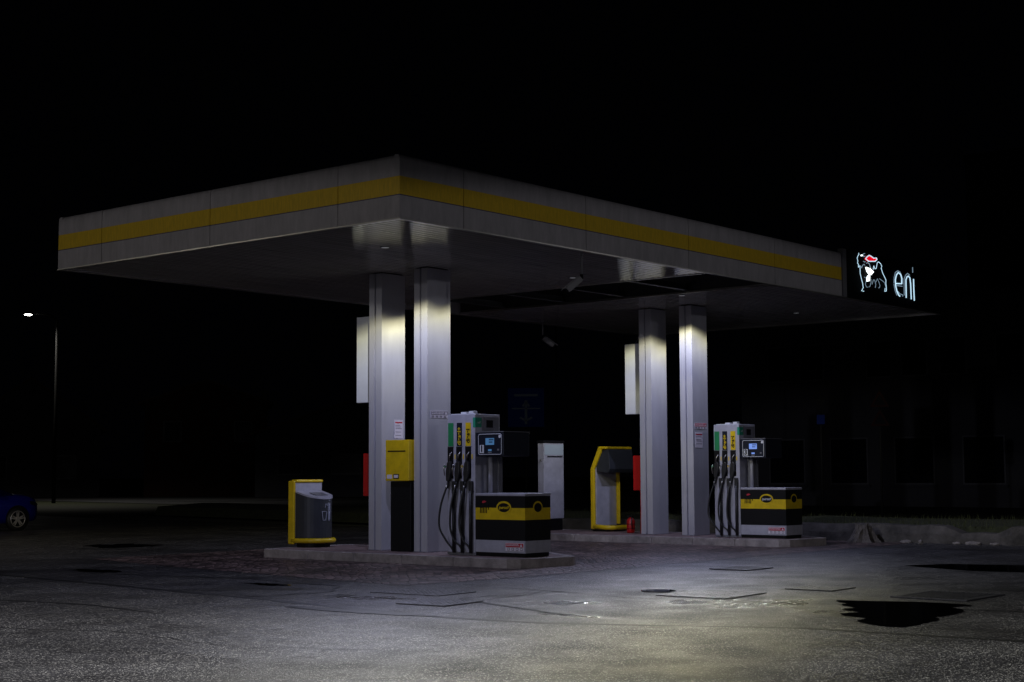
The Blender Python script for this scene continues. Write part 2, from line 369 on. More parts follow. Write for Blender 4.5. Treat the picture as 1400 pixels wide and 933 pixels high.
cob = [(15.0, 14.35), (15.1, 15.6), (15.45, 18), (15.9, 21), (16.4, 23.4), (30.2, 23.6), (30.2, 14.2), (28.5, 14.0), (25.4, 14.15), (20.5, 14.1), (16.8, 14.1)]
struct('cobble_paving', MB().sheet(cob, 0.004), M_cob)
# asphalt repairs
def blob(cx, cy, rx, ry, n=28, jag=.12, rot=0):
    out = []
    for i in range(n):
        a = 2 * math.pi * i / n; k = 1 + random.uniform(-jag, jag)
        x, y = rx * k * math.cos(a), ry * k * math.sin(a)
        out.append((cx + x * math.cos(rot) - y * math.sin(rot), cy + x * math.sin(rot) + y * math.cos(rot)))
    return out
struct('asphalt_patch', MB().sheet([(13.3, 11.9), (15.0, 12.1), (15.1, 14.0), (13.4, 14.0)], .0035), M_asph)
# puddles
pud = [(16.15, 8.59), (15.88, 8.29), (15.66, 8.26), (15.43, 7.95), (15.17, 8.01), (14.99, 7.67), (14.63, 7.74), (14.43, 7.33), (14.1, 7.26), (13.82, 6.91), (13.84, 6.65), (14.28, 6.65), (14.72, 6.68), (14.9, 6.83), (15.23, 6.79), (15.78, 6.88), (16.12, 7.18), (16.43, 7.06), (16.51, 7.44), (16.44, 7.85), (16.29, 8.22)]
def smooth_loop(P, n=6):
    out = []; k = len(P)
    for i in range(k):
        a, b_, c, d = (Vector(P[(i + o) % k]) for o in (-1, 0, 1, 2))
        for s_ in range(n):
            u = s_ / n; q = .5 * ((2 * b_) + (c - a) * u + (2 * a - 5 * b_ + 4 * c - d) * u * u + (3 * b_ - a - 3 * c + d) * u ** 3)
            out.append((q.x + random.uniform(-.012, .012), q.y + random.uniform(-.012, .012)))
    return out
struct('puddle', MB().sheet(smooth_loop(pud), .010), M_water)
struct('dark_puddle_patch', MB().sheet(blob(11.85, 12.05, .15, 1.1, 36, .15, .05), .011), M_tar)  # long puddle drawn as a dull black sheet in place of its dark reflection
struct('puddle', MB().sheet(blob(19.7, 27.1, .75, .75, 30, .3), .009), M_water)
struct('puddle', MB().sheet(blob(14.4, 20.4, .22, .5, 24, .3), .009), M_water)
struct('puddle', MB().sheet(blob(14.0, 16.0, .12, .4, 24, .35), .009), M_water)
struct('puddle', MB().sheet(blob(16.15, 11.05, .22, .22, 24, .08), .012), M_water)
struct('puddle', MB().sheet([(22.66, 10.86), (23.44, 10.42), (23.72, 9.34), (23.27, 8.71), (22.21, 8.75), (22.1, 9.48), (22.34, 10.05)], .009), M_water)
# far road with grass between
struct('road', MB().sheet([(30.9 + 6.5, -80), (30.9 + 14, -80), (62, 60), (78, 130), (60, 130), (-60, 118), (-60, 84), (52, 84), (47, 55)], .012), M_asph_far)

# grass bank behind the low wall
g = MB(); ny = 60
prev = None
for i in range(ny + 1):
    y = -30 + 75 * i / ny
    sx = max(0, y - 24) * .18
    row = [g.bm.verts.new((30.35 + sx, y, .05)), g.bm.verts.new((30.5 + sx, y, .34 + random.uniform(-.02, .02))), g.bm.verts.new((32.5 + sx, y, .42 + random.uniform(-.05, .05))), g.bm.verts.new((36.5 + sx, y, .30)), g.bm.verts.new((37.6 + sx, y, -.02))]
    if prev:
        for k in range(4): g.bm.faces.new([prev[k], row[k], row[k + 1], prev[k + 1]])
    prev = row
struct('grass_verge', g, M_grass)
gb = MB()
for i in range(9000):
    y = random.uniform(-8, 30); x = 30.45 + random.random() ** 1.6 * 5 + max(0, y - 24) * .18
    z = .30; h = random.uniform(.05, .2); a = random.uniform(0, math.pi); wx, wy = math.cos(a) * .008, math.sin(a) * .008
    lx, ly = random.uniform(-.05, .05), random.uniform(-.05, .05)
    f = gb.bm.faces.new([gb.bm.verts.new((x - wx, y - wy, z)), gb.bm.verts.new((x + wx, y + wy, z)), gb.bm.verts.new((x + lx, y + ly, z + h))])
gb.keep_origin = True
tag(gb.build('grass', M_blade), 'short rough grass on the bank behind the low wall', 'grass', kind='stuff')

# low broken wall
wl = thing('low_wall', (30.1, 8, 0), 'low crumbling concrete wall between the forecourt and the grass bank', 'wall')
b = MB()
ys = [-30 + .35 * i for i in range(160)]
prev = None
for y in ys:
    t = random.uniform(-.03, .03); d = random.uniform(-.04, .04)
    broken = (12.3 < y < 13.2) or (9.5 < y < 10.0)
    h = (.22 if broken else .36) + t * .5
    bx = 29.9 + max(0, y - 24) * .18
    row = [b.bm.verts.new((bx + d * .5 - .03, y, -.01)), b.bm.verts.new((bx + d, y, h * .55)), b.bm.verts.new((bx + .06 + d * .5, y, h)), b.bm.verts.new((bx + .38, y, h + .01)), b.bm.verts.new((bx + .4, y, -.01))]
    if prev:
        for k in range(4): b.bm.faces.new([prev[k], row[k], row[k + 1], prev[k + 1]])
    prev = row
b.build('wall_face', M_conc, wl)
b = MB()
for y, s in ((14.2, .07), (13.1, .05), (12.75, .09), (12.3, .06), (9.9, .08), (9.6, .05), (8.2, .07)):
    q = bmesh.new(); bmesh.ops.create_icosphere(q, subdivisions=2, radius=1)
    for v in q.verts: v.co *= random.uniform(.8, 1.15)
    bmesh.ops.transform(q, matrix=Matrix.Translation((29.8, y, .02)) @ Matrix.Diagonal((s * .8, s * 1.9, .6 * s, 1)), verts=q.verts[:])
    b._merge(q)
b.build('fallen_render', M_stone, wl)
# stump
b = MB(); t = bmesh.new(); n = 22; rings = []
for j, (z, r) in enumerate(((0, .32), (.08, .24), (.18, .19), (.28, .17), (.36, .15))):
    rings.append([t.verts.new(((r * (1 + .28 * math.sin(k * 1.9 + j * .3) * (1 if j < 3 else .4) + random.uniform(-.05, .05))) * math.cos(2 * math.pi * k / n), (r * (1 + .28 * math.sin(k * 1.9 + j * .3) * (1 if j < 3 else .4))) * math.sin(2 * math.pi * k / n), z + (random.uniform(-.05, .05) if j == 4 else 0))) for k in range(n)])
for A, B in zip(rings, rings[1:]):
    for k in range(n): t.faces.new([A[k], A[(k + 1) % n], B[(k + 1) % n], B[k]])
t.faces.new(rings[-1])
bmesh.ops.transform(t, matrix=Matrix.Translation((29.6, 15.05, 0)), verts=t.verts[:]); b._merge(t)
tag(b.build('tree_stump', M_bark), 'ragged pale tree stump at the foot of the low wall', 'stump')
for x, y, s, lab in ((29.3, 15.9, .05, 'small pale stone left of the tree stump'), (29.2, 13.6, .06, 'small pale stone right of the tree stump'), (16.15, 6.35, .035, 'tiny stone lying on the edge of the dark puddle'), (18.15, 15.75, .02, 'tiny white stone below the near island kerb')):
    b = MB(); q = bmesh.new(); bmesh.ops.create_icosphere(q, subdivisions=1, radius=s)
    for v in q.verts: v.co *= random.uniform(.75, 1.2)
    bmesh.ops.transform(q, matrix=Matrix.Translation((x, y, s * .7 + .008)), verts=q.verts[:]); b._merge(q)
    tag(b.build('stone', M_stone), lab, 'stone')

# ------------------------------------------------------------------ manholes and gratings
def grating(x0, x1, y0, y1, nb, lab, along='x'):
    t = thing('drain_grating', ((x0 + x1) / 2, (y0 + y1) / 2, .004), lab, 'drain grate')
    f = MB()
    f.box(x0, x1, y0, y0 + .05, .004, .018); f.box(x0, x1, y1 - .05, y1, .004, .018); f.box(x0, x0 + .05, y0 + .05, y1 - .05, .004, .018); f.box(x1 - .05, x1, y0 + .05, y1 - .05, .004, .018)
    f.build('frame', M_iron, t)
    g_ = MB()
    for i in range(nb):
        if along == 'y': xx = x0 + .05 + (x1 - x0 - .1) * (i + .5) / nb; g_.box(xx - .014, xx + .014, y0 + .05, y1 - .05, .009, .017)
        else: yy = y0 + .05 + (y1 - y0 - .1) * (i + .5) / nb; g_.box(x0 + .05, x1 - .05, yy - .014, yy + .014, .009, .017)
    g_.build('bars', M_iron, t)
    MB().sheet([(x0 + .05, y0 + .05), (x1 - .05, y0 + .05), (x1 - .05, y1 - .05), (x0 + .05, y1 - .05)], .0083).build('pit', M_black, t)
grating(20.15, 20.95, 12.2, 12.85, 12, 'small dark drain grating in the asphalt near the far island', 'x')
grating(16.95, 18.05, 7.35, 8.3, 14, 'large dark drain grating behind the black puddle')
def cover(x0, x1, y0, y1, rot, lab):
    c = Vector(((x0 + x1) / 2, (y0 + y1) / 2, .005))
    t = thing('access_cover', c, lab, 'manhole cover'); 
    f = MB(); w_, h_ = (x1 - x0) / 2, (y1 - y0) / 2
    for a in ((-w_, w_, -h_, -h_ + .04), (-w_, w_, h_ - .04, h_), (-w_, -w_ + .04, -h_ + .04, h_ - .04), (w_ - .04, w_, -h_ + .04, h_ - .04)): f.box(c.x + a[0], c.x + a[1], c.y + a[2], c.y + a[3], .005, .014)
    fo = f.build('frame', M_iron, t)
    p = MB(); p.box(c.x - w_ + .045, c.x + w_ - .045, c.y - h_ + .045, c.y + h_ - .045, .006, .013)
    k = 0
    for i in range(int(w_ * 2 / .07) - 1):
        for j in range(int(h_ * 2 / .07) - 1):
            x, y = c.x - w_ + .08 + i * .07, c.y - h_ + .08 + j * .07; s = .02
            if (i + j) % 2: p.box(x - s, x + s, y - .006, y + .006, .013, .0155)
            else: p.box(x - .006, x + .006, y - s, y + s, .013, .0155)
    p.build('lid', M_cover, t)
    t.rotation_euler.z = rot
M_cover = mat('worn_steel_cover', (.14, .14, .155), .4, .5, var=.75, vscale=9, bump=.9, bscale=22)
cover(13.85, 14.6, 12.75, 13.85, R(4), 'worn steel access cover nearest the cobbles, before the near island')
cover(12.85, 13.6, 11.75, 12.45, R(6), 'worn steel access cover beside the tar joint, farther from the cobbles')
cover(15.55, 16.6, 9.75, 10.7, R(3), 'worn studded cover set in a glinting patch left of the black puddle')
cover(17.35, 18.05, 9.3, 9.95, R(2), 'small worn studded cover beyond the larger one left of the black puddle')

# ------------------------------------------------------------------ pump islands
def island(dx, dy, yend, lab, w2=0):
    P = [(18.5, yend), (18.5, 15.5), (18.62, 15.33), (18.8, 15.27), (19.7, 15.12), (19.85, 15.2), (20.6, 16.35), (20.7, 16.6), (20.7, yend), (20.5, yend + .15), (18.65, yend + .12)]
    P = [(x + dx, y + dy) for x, y in P]
    t = thing('pump_island', (19.6 + dx, 18.5 + dy, 0), lab, 'pump island', 'kerbed pump islands')
    c = Vector((sum(p[0] for p in P) / len(P), sum(p[1] for p in P) / len(P)))
    inn = []
    n = len(P)
    for i, p in enumerate(P):
        a = Vector(P[i - 1]); q = Vector(p); d = Vector(P[(i + 1) % n])
        e1 = (q - a).normalized(); e2 = (d - q).normalized(); nn = (Vector((-e1.y, e1.x)) + Vector((-e2.y, e2.x))).normalized()
        if (c - q).dot(nn) < 0: nn = -nn
        inn.append((p[0] + nn.x * .15, p[1] + nn.y * .15))
    k = MB()
    # kerb stones about 1 m long with open joints
    for i in range(n):
        a, b_ = Vector(P[i]), Vector(P[(i + 1) % n]); ai, bi = Vector(inn[i]), Vector(inn[(i + 1) % n])
        ns = max(1, round((b_ - a).length / 1.05))
        for s in range(ns):
            u0, u1 = s / ns, (s + 1) / ns; gp = .004 / max(.05, (b_ - a).length)
            if ns > 1: u0 += gp; u1 -= gp
            q = [a.lerp(b_, u0), a.lerp(b_, u1), ai.lerp(bi, u1), ai.lerp(bi, u0)]
            k.prism([(v.x, v.y) for v in q], -.01, .15 + random.uniform(-.003, .003), bev=.008 if ns > 1 else 0)
    k.build('kerb', M_kerb, t)
    MB().prism(inn, .0, .146).build('paving', M_top, t)
island(0, 0, 21.2, 'near pump island with a pale kerb, carrying the waste bin')
island(8.2, -.1, 22.6, 'far pump island with a pale kerb, carrying the yellow framed kiosk')

# ------------------------------------------------------------------ canopy
X0, X1, Y0, Y1, HC = 15.29, 33.0, 14.742, 22.955, 5.055
can = thing('station_canopy', (24.1, 18.8, 0), 'flat grey petrol station canopy with a yellow stripe on aluminium columns', 'canopy')
OX0, OX1 = 23.3, 25.65
def ceiling(x0, x1):
    b = MB(); y = Y0 + .11; p = .137; 
    while y < Y1 - .12:
        y2 = min(y + p, Y1 - .11); n = 5; pv = None
        segs = max(1, int((x1 - x0) / .4))
        ph = random.uniform(0, 6); am = random.uniform(.0006, .0016)
        cols = []
        for i in range(segs + 1):
            x = x0 + (x1 - x0) * i / segs
            dz = am * math.sin(x * random.uniform(.9, 1.1) * 1.7 + ph)
            cols.append([b.bm.verts.new((x, y + (y2 - y) * k / 4, HC + dz + [.003, .0006, 0, .0006, .003][k])) for k in range(5)])
        for A, B in zip(cols, cols[1:]):
            for k in range(4):
                f = b.bm.faces.new([A[k], B[k], B[k + 1], A[k + 1]]); f.smooth = 0 < k < 3 or True
        y = y2
    return b
ceiling(X0 + .11, OX0).build('ceiling', M_ceil, can)
ceiling(OX1, X1 - .11).build('ceiling', M_ceil, can)
b = MB(); b.box(X0 + .12, OX0 - .01, Y0 + .12, Y1 - .12, HC + .03, 5.86); b.box(OX1 + .01, X1 - .12, Y0 + .12, Y1 - .12, HC + .03, 5.86)
b.build('roof_slab', M_groove, can)
# edges of the opening, beams across it
b = MB()
b.box(OX0 - .008, OX0 + .03, Y0 + .12, Y1 - .12, HC - .012, HC + .028); b.box(OX1 - .03, OX1 + .008, Y0 + .12, Y1 - .12, HC - .012, HC + .028)
b.build('opening_trim', M_trim, can)
M_beam = mat('dull_steel', (.07, .07, .075), .6, .2)
for y in (16.77, 18.35, 19.9, 21.55):
    MB().box(OX0 + .032, OX1 - .032, y - .03, y + .03, HC + .06, HC + .16).box(OX0 + .032, OX1 - .032, y - .06, y + .06, HC + .04, HC + .058).build('cross_beam', M_beam, can)
# fascia panels
def fascia(a0, a1, face):
    """one panel between a0 and a1 along a side; stacked bands"""
    bands = [(HC, 5.372, 0), (5.372, 5.386, 2), (5.386, 5.645, 1), (5.645, 5.84, 0)]
    b = MB(); th = .1
    def bx(lo, hi, d0, d1):
        if face == 'x0': b.box(X0 + d0, X0 + d1, a0, a1, lo, hi)
        if face == 'y0': b.box(a0, a1, Y0 + d0, Y0 + d1, lo, hi)
        if face == 'x1': b.box(X1 - d1, X1 - d0, a0, a1, lo, hi)
        if face == 'y1': b.box(a0, a1, Y1 - d1, Y1 - d0, lo, hi)
    for lo, hi, mi in bands: b.m(mi); bx(lo, hi, .004 if mi == 2 else 0, th)
    # rounded top edge
    b.m(0)
    zs = [5.84, 5.84, 5.955, 5.955, 5.95, 5.93, 5.90]; ds = [0, th, th, .06, .03, .012, .003]
    pr = list(zip(ds, zs))
    if face == 'x0': b.prism([(X0 + d, z) for d, z in pr], a0, a1, 'y')
    if face == 'y0': b.prism([(Y0 + d, z) for d, z in pr], a0, a1, 'x')
    if face == 'x1': b.prism([(X1 - d, z) for d, z in pr], a0, a1, 'y')
    if face == 'y1': b.prism([(Y1 - d, z) for d, z in pr], a0, a1, 'x')
    b.build('fascia_panel', [M_fascia, M_yel_f, M_line], can)
G = .006
for s in ([Y0 + .1, 15.98, 18.86, 21.7, Y1 - .1],):
    for a, c in zip(s, s[1:]): fascia(a + (0 if a == s[0] else G), c - (0 if c == s[-1] else G), 'x0'); fascia(a + G, c - G, 'x1')
sx = [X0, 16.64, 19.61, 22.61, 25.6, 28.29]
for a, c in zip(sx, sx[1:]): fascia(a + (0 if a == X0 else G), c - G, 'y0')
sx = [X0, 18.2, 21.2, 24.2, 27.2, 30.2, X1]
for a, c in zip(sx, sx[1:]): fascia(a + (0 if a == X0 else G), c - G, 'y1')
# bright drip edge along the bottom
b = MB()
b.box(X0 - .012, X0 + .05, Y0 - .012, Y1 + .012, HC - .022, HC - .003); b.box(X0 + .052, X1, Y0 - .012, Y0 + .05, HC - .022, HC - .003)
b.box(X0 + .052, X1, Y1 - .05, Y1 + .012, HC - .022, HC - .003); b.box(X1 - .05, X1, Y0 + .052, Y1 - .052, HC - .022, HC - .003)
b.build('drip_edge', M_trim, can)
MB().box(X0 + .1, 28.4, Y0 + .1, Y1 - .1, 5.87, 5.90).box(28.4, X1 - .1, Y0 + .1, Y1 - .1, 5.87, 5.90).build('roof_sheet', M_groove, can) if False else None
# columns
def column(x, y):
    cx, cy = x + .2955, y + .156
    b = MB()
    w_, d_ = .591, .312
    g0, g1 = y + d_ * .46, y + d_ * .58
    P = [(x, y), (x + w_, y), (x + w_, g0), (x + w_ - .06, g0), (x + w_ - .06, g1), (x + w_, g1), (x + w_, y + d_), (x, y + d_), (x, g1), (x + .06, g1), (x + .06, g0), (x, g0)]
    c = b.prism(P, .158, 5.035).build('column', [M_alu], can)
    MB().box(x + .03, x + w_ - .03, y + .03, y + d_ - .03, 5.037, HC + .04).build('column_neck', M_groove, c)
    MB().box(x - .012, x + w_ + .012, y - .012, y + d_ + .012, .147, .157).build('base_plate', M_mgrey, c)
    return c
AX, AY, CX, CY = 19.319, 19.06, 27.518, 18.955
column(AX, AY); column(AX, AY - 1.1); column(CX, CY); column(CX, CY - 1.056)
# flush fixtures of the canopy downlights, lenses glowing faintly
M_lens = mat('lit_downlight_lens', (.9, .9, .9), .4, emit=(.9, .92, 1.0), estr=.08)
for x, y in DOWN:
    dl = MB().cyl((x, y, HC - .008), .085, .01).build('downlight', M_dgrey, can); MB().cyl((x, y, HC - .011), .06, .003).build('lens', M_lens, dl)

# ------------------------------------------------------------------ illuminated sign
SY = 14.70
sg = thing('illuminated_sign', (30.7, 14.72, HC), 'black sign box with glowing white outlined lettering and six legged emblem on the canopy corner', 'sign')
b = MB(); b.box(28.46, 33.05, SY, Y0 + .09, 5.04, 6.06, bev=.01); b.build('sign_box', M_sign, sg)
b = MB(); b.box(28.30, 28.455, SY + .01, Y0 + .09, 5.045, 6.04, bev=.006); b.build('end_frame', M_mgrey, sg)
yt = SY - .03
DOG = [[(28.92, 6.0), (28.94, 5.98), (28.9, 5.95), (28.85, 5.89), (28.88, 5.83), (28.86, 5.78), (28.9, 5.77), (28.9, 5.7), (28.96, 5.74)], [(28.97, 5.72), (28.97, 5.58), (29.02, 5.47), (29.07, 5.38), (29.09, 5.29), (29.01, 5.22), (29.12, 5.22)], [(28.96, 5.74), (29.02, 5.73), (29.04, 5.7), (29.09, 5.76), (29.15, 5.79), (29.19, 5.77)], [(29.11, 5.99), (29.14, 6.01), (29.2, 6.02)], [(29.11, 5.96), (29.16, 5.95), (29.21, 5.97)], [(29.13, 5.85), (29.18, 5.84), (29.22, 5.85)], [(29.26, 5.82), (29.31, 5.84), (29.4, 5.82), (29.45, 5.74)], [(29.56, 5.72), (29.6, 5.8), (29.65, 5.74), (29.71, 5.76), (29.76, 5.88), (29.82, 5.91), (29.92, 5.88), (29.97, 5.83), (29.94, 5.78)], [(29.94, 5.78), (30.01, 5.68), (30.09, 5.61), (30.15, 5.55), (30.14, 5.48), (30.16, 5.36), (30.15, 5.31), (30.08, 5.3), (30.1, 5.37)], [(29.15, 5.52), (29.23, 5.51), (29.24, 5.47), (29.19, 5.37), (29.24, 5.32), (29.29, 5.32)], [(29.45, 5.51), (29.45, 5.42), (29.39, 5.34), (29.34, 5.33)], [(29.5, 5.4), (29.56, 5.5), (29.62, 5.5), (29.67, 5.41), (29.64, 5.34)], [(29.67, 5.46), (29.75, 5.54), (29.82, 5.47), (29.86, 5.41), (29.84, 5.36), (29.79, 5.35)], [(29.85, 5.55), (29.98, 5.52), (30.08, 5.49), (30.13, 5.41)]]
FLAME = [(29.21, 5.91), (29.28, 5.96), (29.37, 6.0), (29.46, 5.99), (29.58, 5.96), (29.7, 5.98), (29.73, 5.95), (29.64, 5.9), (29.34, 5.87)]
CHEST = [(29.24, 5.74), (29.41, 5.73), (29.58, 5.67), (29.45, 5.59), (29.38, 5.6), (29.29, 5.66)]
LEG = [(29.38, 5.59), (29.4, 5.55), (29.38, 5.46), (29.28, 5.44), (29.27, 5.49), (29.32, 5.56)]
EYE = [(29.05, 5.98), (29.09, 5.98), (29.1, 5.96), (29.05, 5.95)]
b = MB()
for i, p in enumerate(DOG): b.m(0 if i in (0, 1, 8, 7) else 1); b.tube([(x, yt, z) for x, z in p], .0075 if i < 9 else .006, 6)
em = b.build('emblem_outline', [M_neon, M_neon_dim], sg)
MB().prism(FLAME, yt - .01, yt + .02, 'y').build('emblem_flame', M_neon_red, sg)
MB().tube([(x, yt - .012, z) for x, z in FLAME], .011, 6, closed=True).build('flame_outline', M_neon, sg)
for nm, pp in (('emblem_body', CHEST), ('emblem_leg', LEG), ('emblem_eye', EYE)): MB().prism(pp, yt - .01, yt + .02, 'y').build(nm, M_neon_hot, sg)
LE = [(30.63, 5.52), (30.9, 5.54), (30.92, 5.65), (30.87, 5.74), (30.75, 5.77), (30.66, 5.71), (30.6, 5.6), (30.61, 5.47), (30.66, 5.36), (30.74, 5.28), (30.8, 5.26)]
LN = [(31.11, 5.25), (31.12, 5.65), (31.18, 5.72), (31.24, 5.74), (31.32, 5.71), (31.35, 5.57), (31.36, 5.24)]
LI = [(31.5, 5.7), (31.5, 5.47), (31.51, 5.22)]
EX = [[(30.55, 5.52), (30.57, 5.65), (30.63, 5.76), (30.75, 5.81), (30.86, 5.79), (30.94, 5.7), (30.98, 5.54)], [(30.68, 5.48), (30.95, 5.49)], [(30.55, 5.5), (30.6, 5.36), (30.68, 5.27)], [(30.72, 5.36), (30.83, 5.31), (30.97, 5.3), (30.96, 5.27)]]
NX = [[(31.04, 5.3), (31.05, 5.66), (31.13, 5.75), (31.23, 5.8), (31.33, 5.77)]]
for nm, main, ex in (('letter_e', LE, EX), ('letter_n', LN, NX), ('letter_i', LI, [[(31.49, 5.96), (31.49, 5.84)]])):
    b = MB(); b.tube([(x, yt, z) for x, z in main], .013, 8); b.m(1)
    for p in ex: b.tube([(x, yt + .01, z) for x, z in p], .009, 6)
    b.build(nm, [M_neon, M_neon_dim], sg)

# ------------------------------------------------------------------ fuel pumps
PX, PYa, PYb = 18.98, 15.53, 17.2
def pump(n, lab, screen):
    t = thing('fuel_pump', (19.3, 16.4, .15), lab, 'fuel pump', 'fuel pumps on the islands')
    b = MB(); b.box(PX + .012, PX + .64, 16.59, 17.2, .15, 2.46, bev=.008)
    b.m(1)
    for y in (16.68, 16.88, 17.07): b.box(PX + .008, PX + .02, y - .005, y + .125, 1.40, 1.925)
    hc = b.build('hose_cabinet', [M_grey, M_black], t)
    MB().box(PX + .05, PX + .1, 16.62, 17.16, 2.461, 2.47).box(PX + .1, PX + .2, 16.86, 16.98, 2.461, 2.50, bev=.006).box(PX + .05, PX + .15, 16.66, 16.76, 2.461, 2.51, bev=.006).build('top_cap', M_white, hc)
    for k, (y0, y1, M_, txt, tm) in enumerate(((17.065, 17.18, M_green, '', None), (16.875, 16.99, M_navy, 'diesel+', M_yel), (16.68, 16.795, M_yel, 'diesel', M_black))):
        l = MB().box(PX + .006, PX + .016, y0, y1, 1.935, 2.32).build('fuel_label', M_, hc)
        if txt: text('lettering', txt, .105, tm, l, (PX + .004, (y0 + y1) / 2, 2.10), (0, 0, 1), (0, 1, 0), .001, bold=.003)
        MB().box(PX + .004, PX + .02, y0 - .01, y1 + .01, 1.925, 1.934).build('label_rail', M_mgrey, hc)
    # green 'self' tab at the corner
    l = MB().box(PX + .006, PX + .16, 16.580, 16.632, 2.24, 2.40).build('self_label', mat_self, hc)
    text('lettering', 'self', .055, M_white, l, (PX + .1, 16.578, 2.32), (1, 0, 0), (0, 0, 1), .001)
    # small yellow stickers
    for y in (16.655, 16.845, 17.03): MB().box(PX + .009, PX + .015, y - .012, y + .012, 1.72, 1.80).build('sticker', M_yel, hc)
    # side recess with card reader
    b = MB(); b.box(PX + .18, PX + .6, 16.575, 16.592, 2.18, 2.42, bev=.004); b.m(1).box(PX + .28, PX + .44, 16.568, 16.576, 2.24, 2.36)
    b.build('side_panel', [M_mgrey, M_black], hc)
    # nozzles
    caps = (M_green, M_black, M_yel)
    for k, yc in enumerate((17.125, 16.935, 16.74)):
        b = MB()
        b.prism([(yc + .05, 1.36), (yc - .01, 1.36), (yc - .05, 1.5), (yc - .055, 1.66), (yc - .02, 1.70), (yc + .035, 1.66), (yc + .06, 1.5)], PX - .06, PX + .0, 'x', bev=.012)
        b.tube([(PX - .03, yc + .02, 1.37), (PX - .035, yc + .035, 1.28), (PX - .035, yc + .04, 1.24)], .02, 8)
        nz = b.build('nozzle', M_rubber, t)
        MB().tube([(PX - .01, yc + .015, 1.70), (PX - .03, yc - .005, 1.78), (PX - .01, yc - .04, 1.84)], [.012, .011, .009], 6).build('spout', M_trim, nz)
        MB().tube([(PX - .066, yc + .06, 1.64), (PX - .07, yc + .085, 1.56), (PX - .066, yc + .07, 1.45)], .009, 6).build('lever', M_trim, nz)
        MB().cyl((PX - .068, yc + .075, 1.60), .022, .02, 'x', 10).build('cap', caps[k], nz)
        MB().cyl((PX - .05, yc + .045, 1.24), .016, .05, 'z', 10).build('swivel', M_trim, nz)
    # risers and hanging hoses
    rs = (17.03, 16.845, 16.66)
    for k, yr in enumerate(rs):
        b = MB(); b.box(PX - .045, PX + .01, yr - .035, yr + .035, 1.16, 1.36, bev=.008); b.tube([(PX - .03, yr, 1.2), (PX - .03, yr, .19)], .026, 10)
        b.build('hose_riser', M_rubber, t)
        ys_ = (17.165, 16.975, 16.78)[k]; out = (.12, .07, .06)[k]
        p0 = Vector((PX - .05, ys_, 1.26)); pts = []
        ctrl = [p0, Vector((PX - .09, ys_ + out * .8, .95)), Vector((PX - .10, ys_ + out, .62)), Vector((PX - .08, ys_ - .0, .40)), Vector((PX - .05, yr + .03, .30 - .03 * (k == 0))), Vector((PX - .03, yr, .22))]
        for i in range(len(ctrl) - 1):
            a = ctrl[max(0, i - 1)]; c1 = ctrl[i]; c2 = ctrl[i + 1]; d = ctrl[min(len(ctrl) - 1, i + 2)]
            for s in range(6):
                u = s / 6
                pts.append(.5 * ((2 * c1) + (c2 - a) * u + (2 * a - 5 * c1 + 4 * c2 - d) * u * u + (3 * c1 - a - 3 * c2 + d) * u ** 3))
        pts.append(ctrl[-1])
        MB().tube(pts, .017, 8).build('hose', M_rubber, t)
    MB().box(PX + .0, PX + .03, 16.6, 17.19, .16, .2).build('hose_tray', M_mgrey, t)
    # low cabinet
    y0, y1, xr = PYa, 16.575, PX + .65
    b = MB()
    for mi, lo, hi, ins in ((0, .15, .215, .02), (1, .215, .41, 0), (0, .41, .74, 0), (2, .74, .93, 0), (0, .93, 1.115, 0)):
        b.m(mi).box(PX + ins, xr - ins, y0 + ins, y1, lo, hi)
    lc = b.build('low_cabinet', [M_black, M_grey, M_yel], t)
    b = MB(); b.box(PX - .008, xr + .008, y0 - .008, y1, 1.118, 1.165, bev=.012, seg=3); b.build('top_plate', M_grey, lc)
    b = MB()
    cy, cz = 15.97, .935
    E_ = lambda ry, rz, n=36: [(cy + ry * math.cos(2 * math.pi * i / n), cz + rz * math.sin(2 * math.pi * i / n)) for i in range(n)]
    b.prism(E_(.155, .103), PX - .004, PX - .001, 'x'); b.m(1).prism(E_(.125, .072), PX - .007, PX - .0045, 'x')
    bd = b.build('oval_badge', [M_yel, M_black], lc)
    text('lettering', 'iperself', .07, M_yel if n == '1' else M_white, bd, (PX - .009, cy, cz), (0, -1, 0), (0, 0, 1), .001, shear=.3, bold=.001)
    # dark oval on the side face
    b = MB(); cx2 = PX + .32
    E2 = lambda rx, rz, n=36: [(cx2 + rx * math.cos(2 * math.pi * i / n), cz + rz * math.sin(2 * math.pi * i / n)) for i in range(n)]
    b.prism(E2(.12, .103), y0 - .004, y0 - .001, 'y'); b.m(1).prism(E2(.095, .072), y0 - .007, y0 - .0045, 'y'); b.build('oval_badge', [M_yel, M_black], lc)
    # small six legged emblem
    b = MB(); q = lambda pts: b.prism([(16.5 - .22 * u, .84 + .19 * v) for u, v in pts], PX - .004, PX - .001, 'x')
    q([(.06, .52), (.1, .92), (.2, 1.0), (.28, .85), (.26, .72), (.6, .7), (.85, .78), (.95, .66), (.98, .3), (.92, .3), (.86, .55), (.1, .46)])
    for u in (.12, .27, .42, .57, .72): q([(u, .5), (u + .07, .5), (u + .06, .05), (u + .0, .0), (u - .02, .06)])
    b.m(1); b.prism([(16.5 - .22 * u, .84 + .19 * v) for u, v in [(.3, .9), (.36, 1.04), (.56, 1.08), (.74, .98), (.6, .92), (.45, .86)]], PX - .0045, PX - .0012, 'x')
    b.build('emblem', [M_black, M_redink], lc)
    b = MB(); ya, yb = 15.94, 15.56
    b.box(PX - .003, PX - .0005, yb, ya, .245, .375)
    b.m(1).box(PX - .006, PX - .0035, yb + .008, ya - .008, .308, .368)
    b.m(0)
    for zz in (.349, .328):
        y = ya - .02
        while y > yb + .1:
            w_ = random.uniform(.012, .028); b.box(PX - .009, PX - .0065, max(y - w_, yb + .09), y, zz, zz + .011); y -= w_ + .008
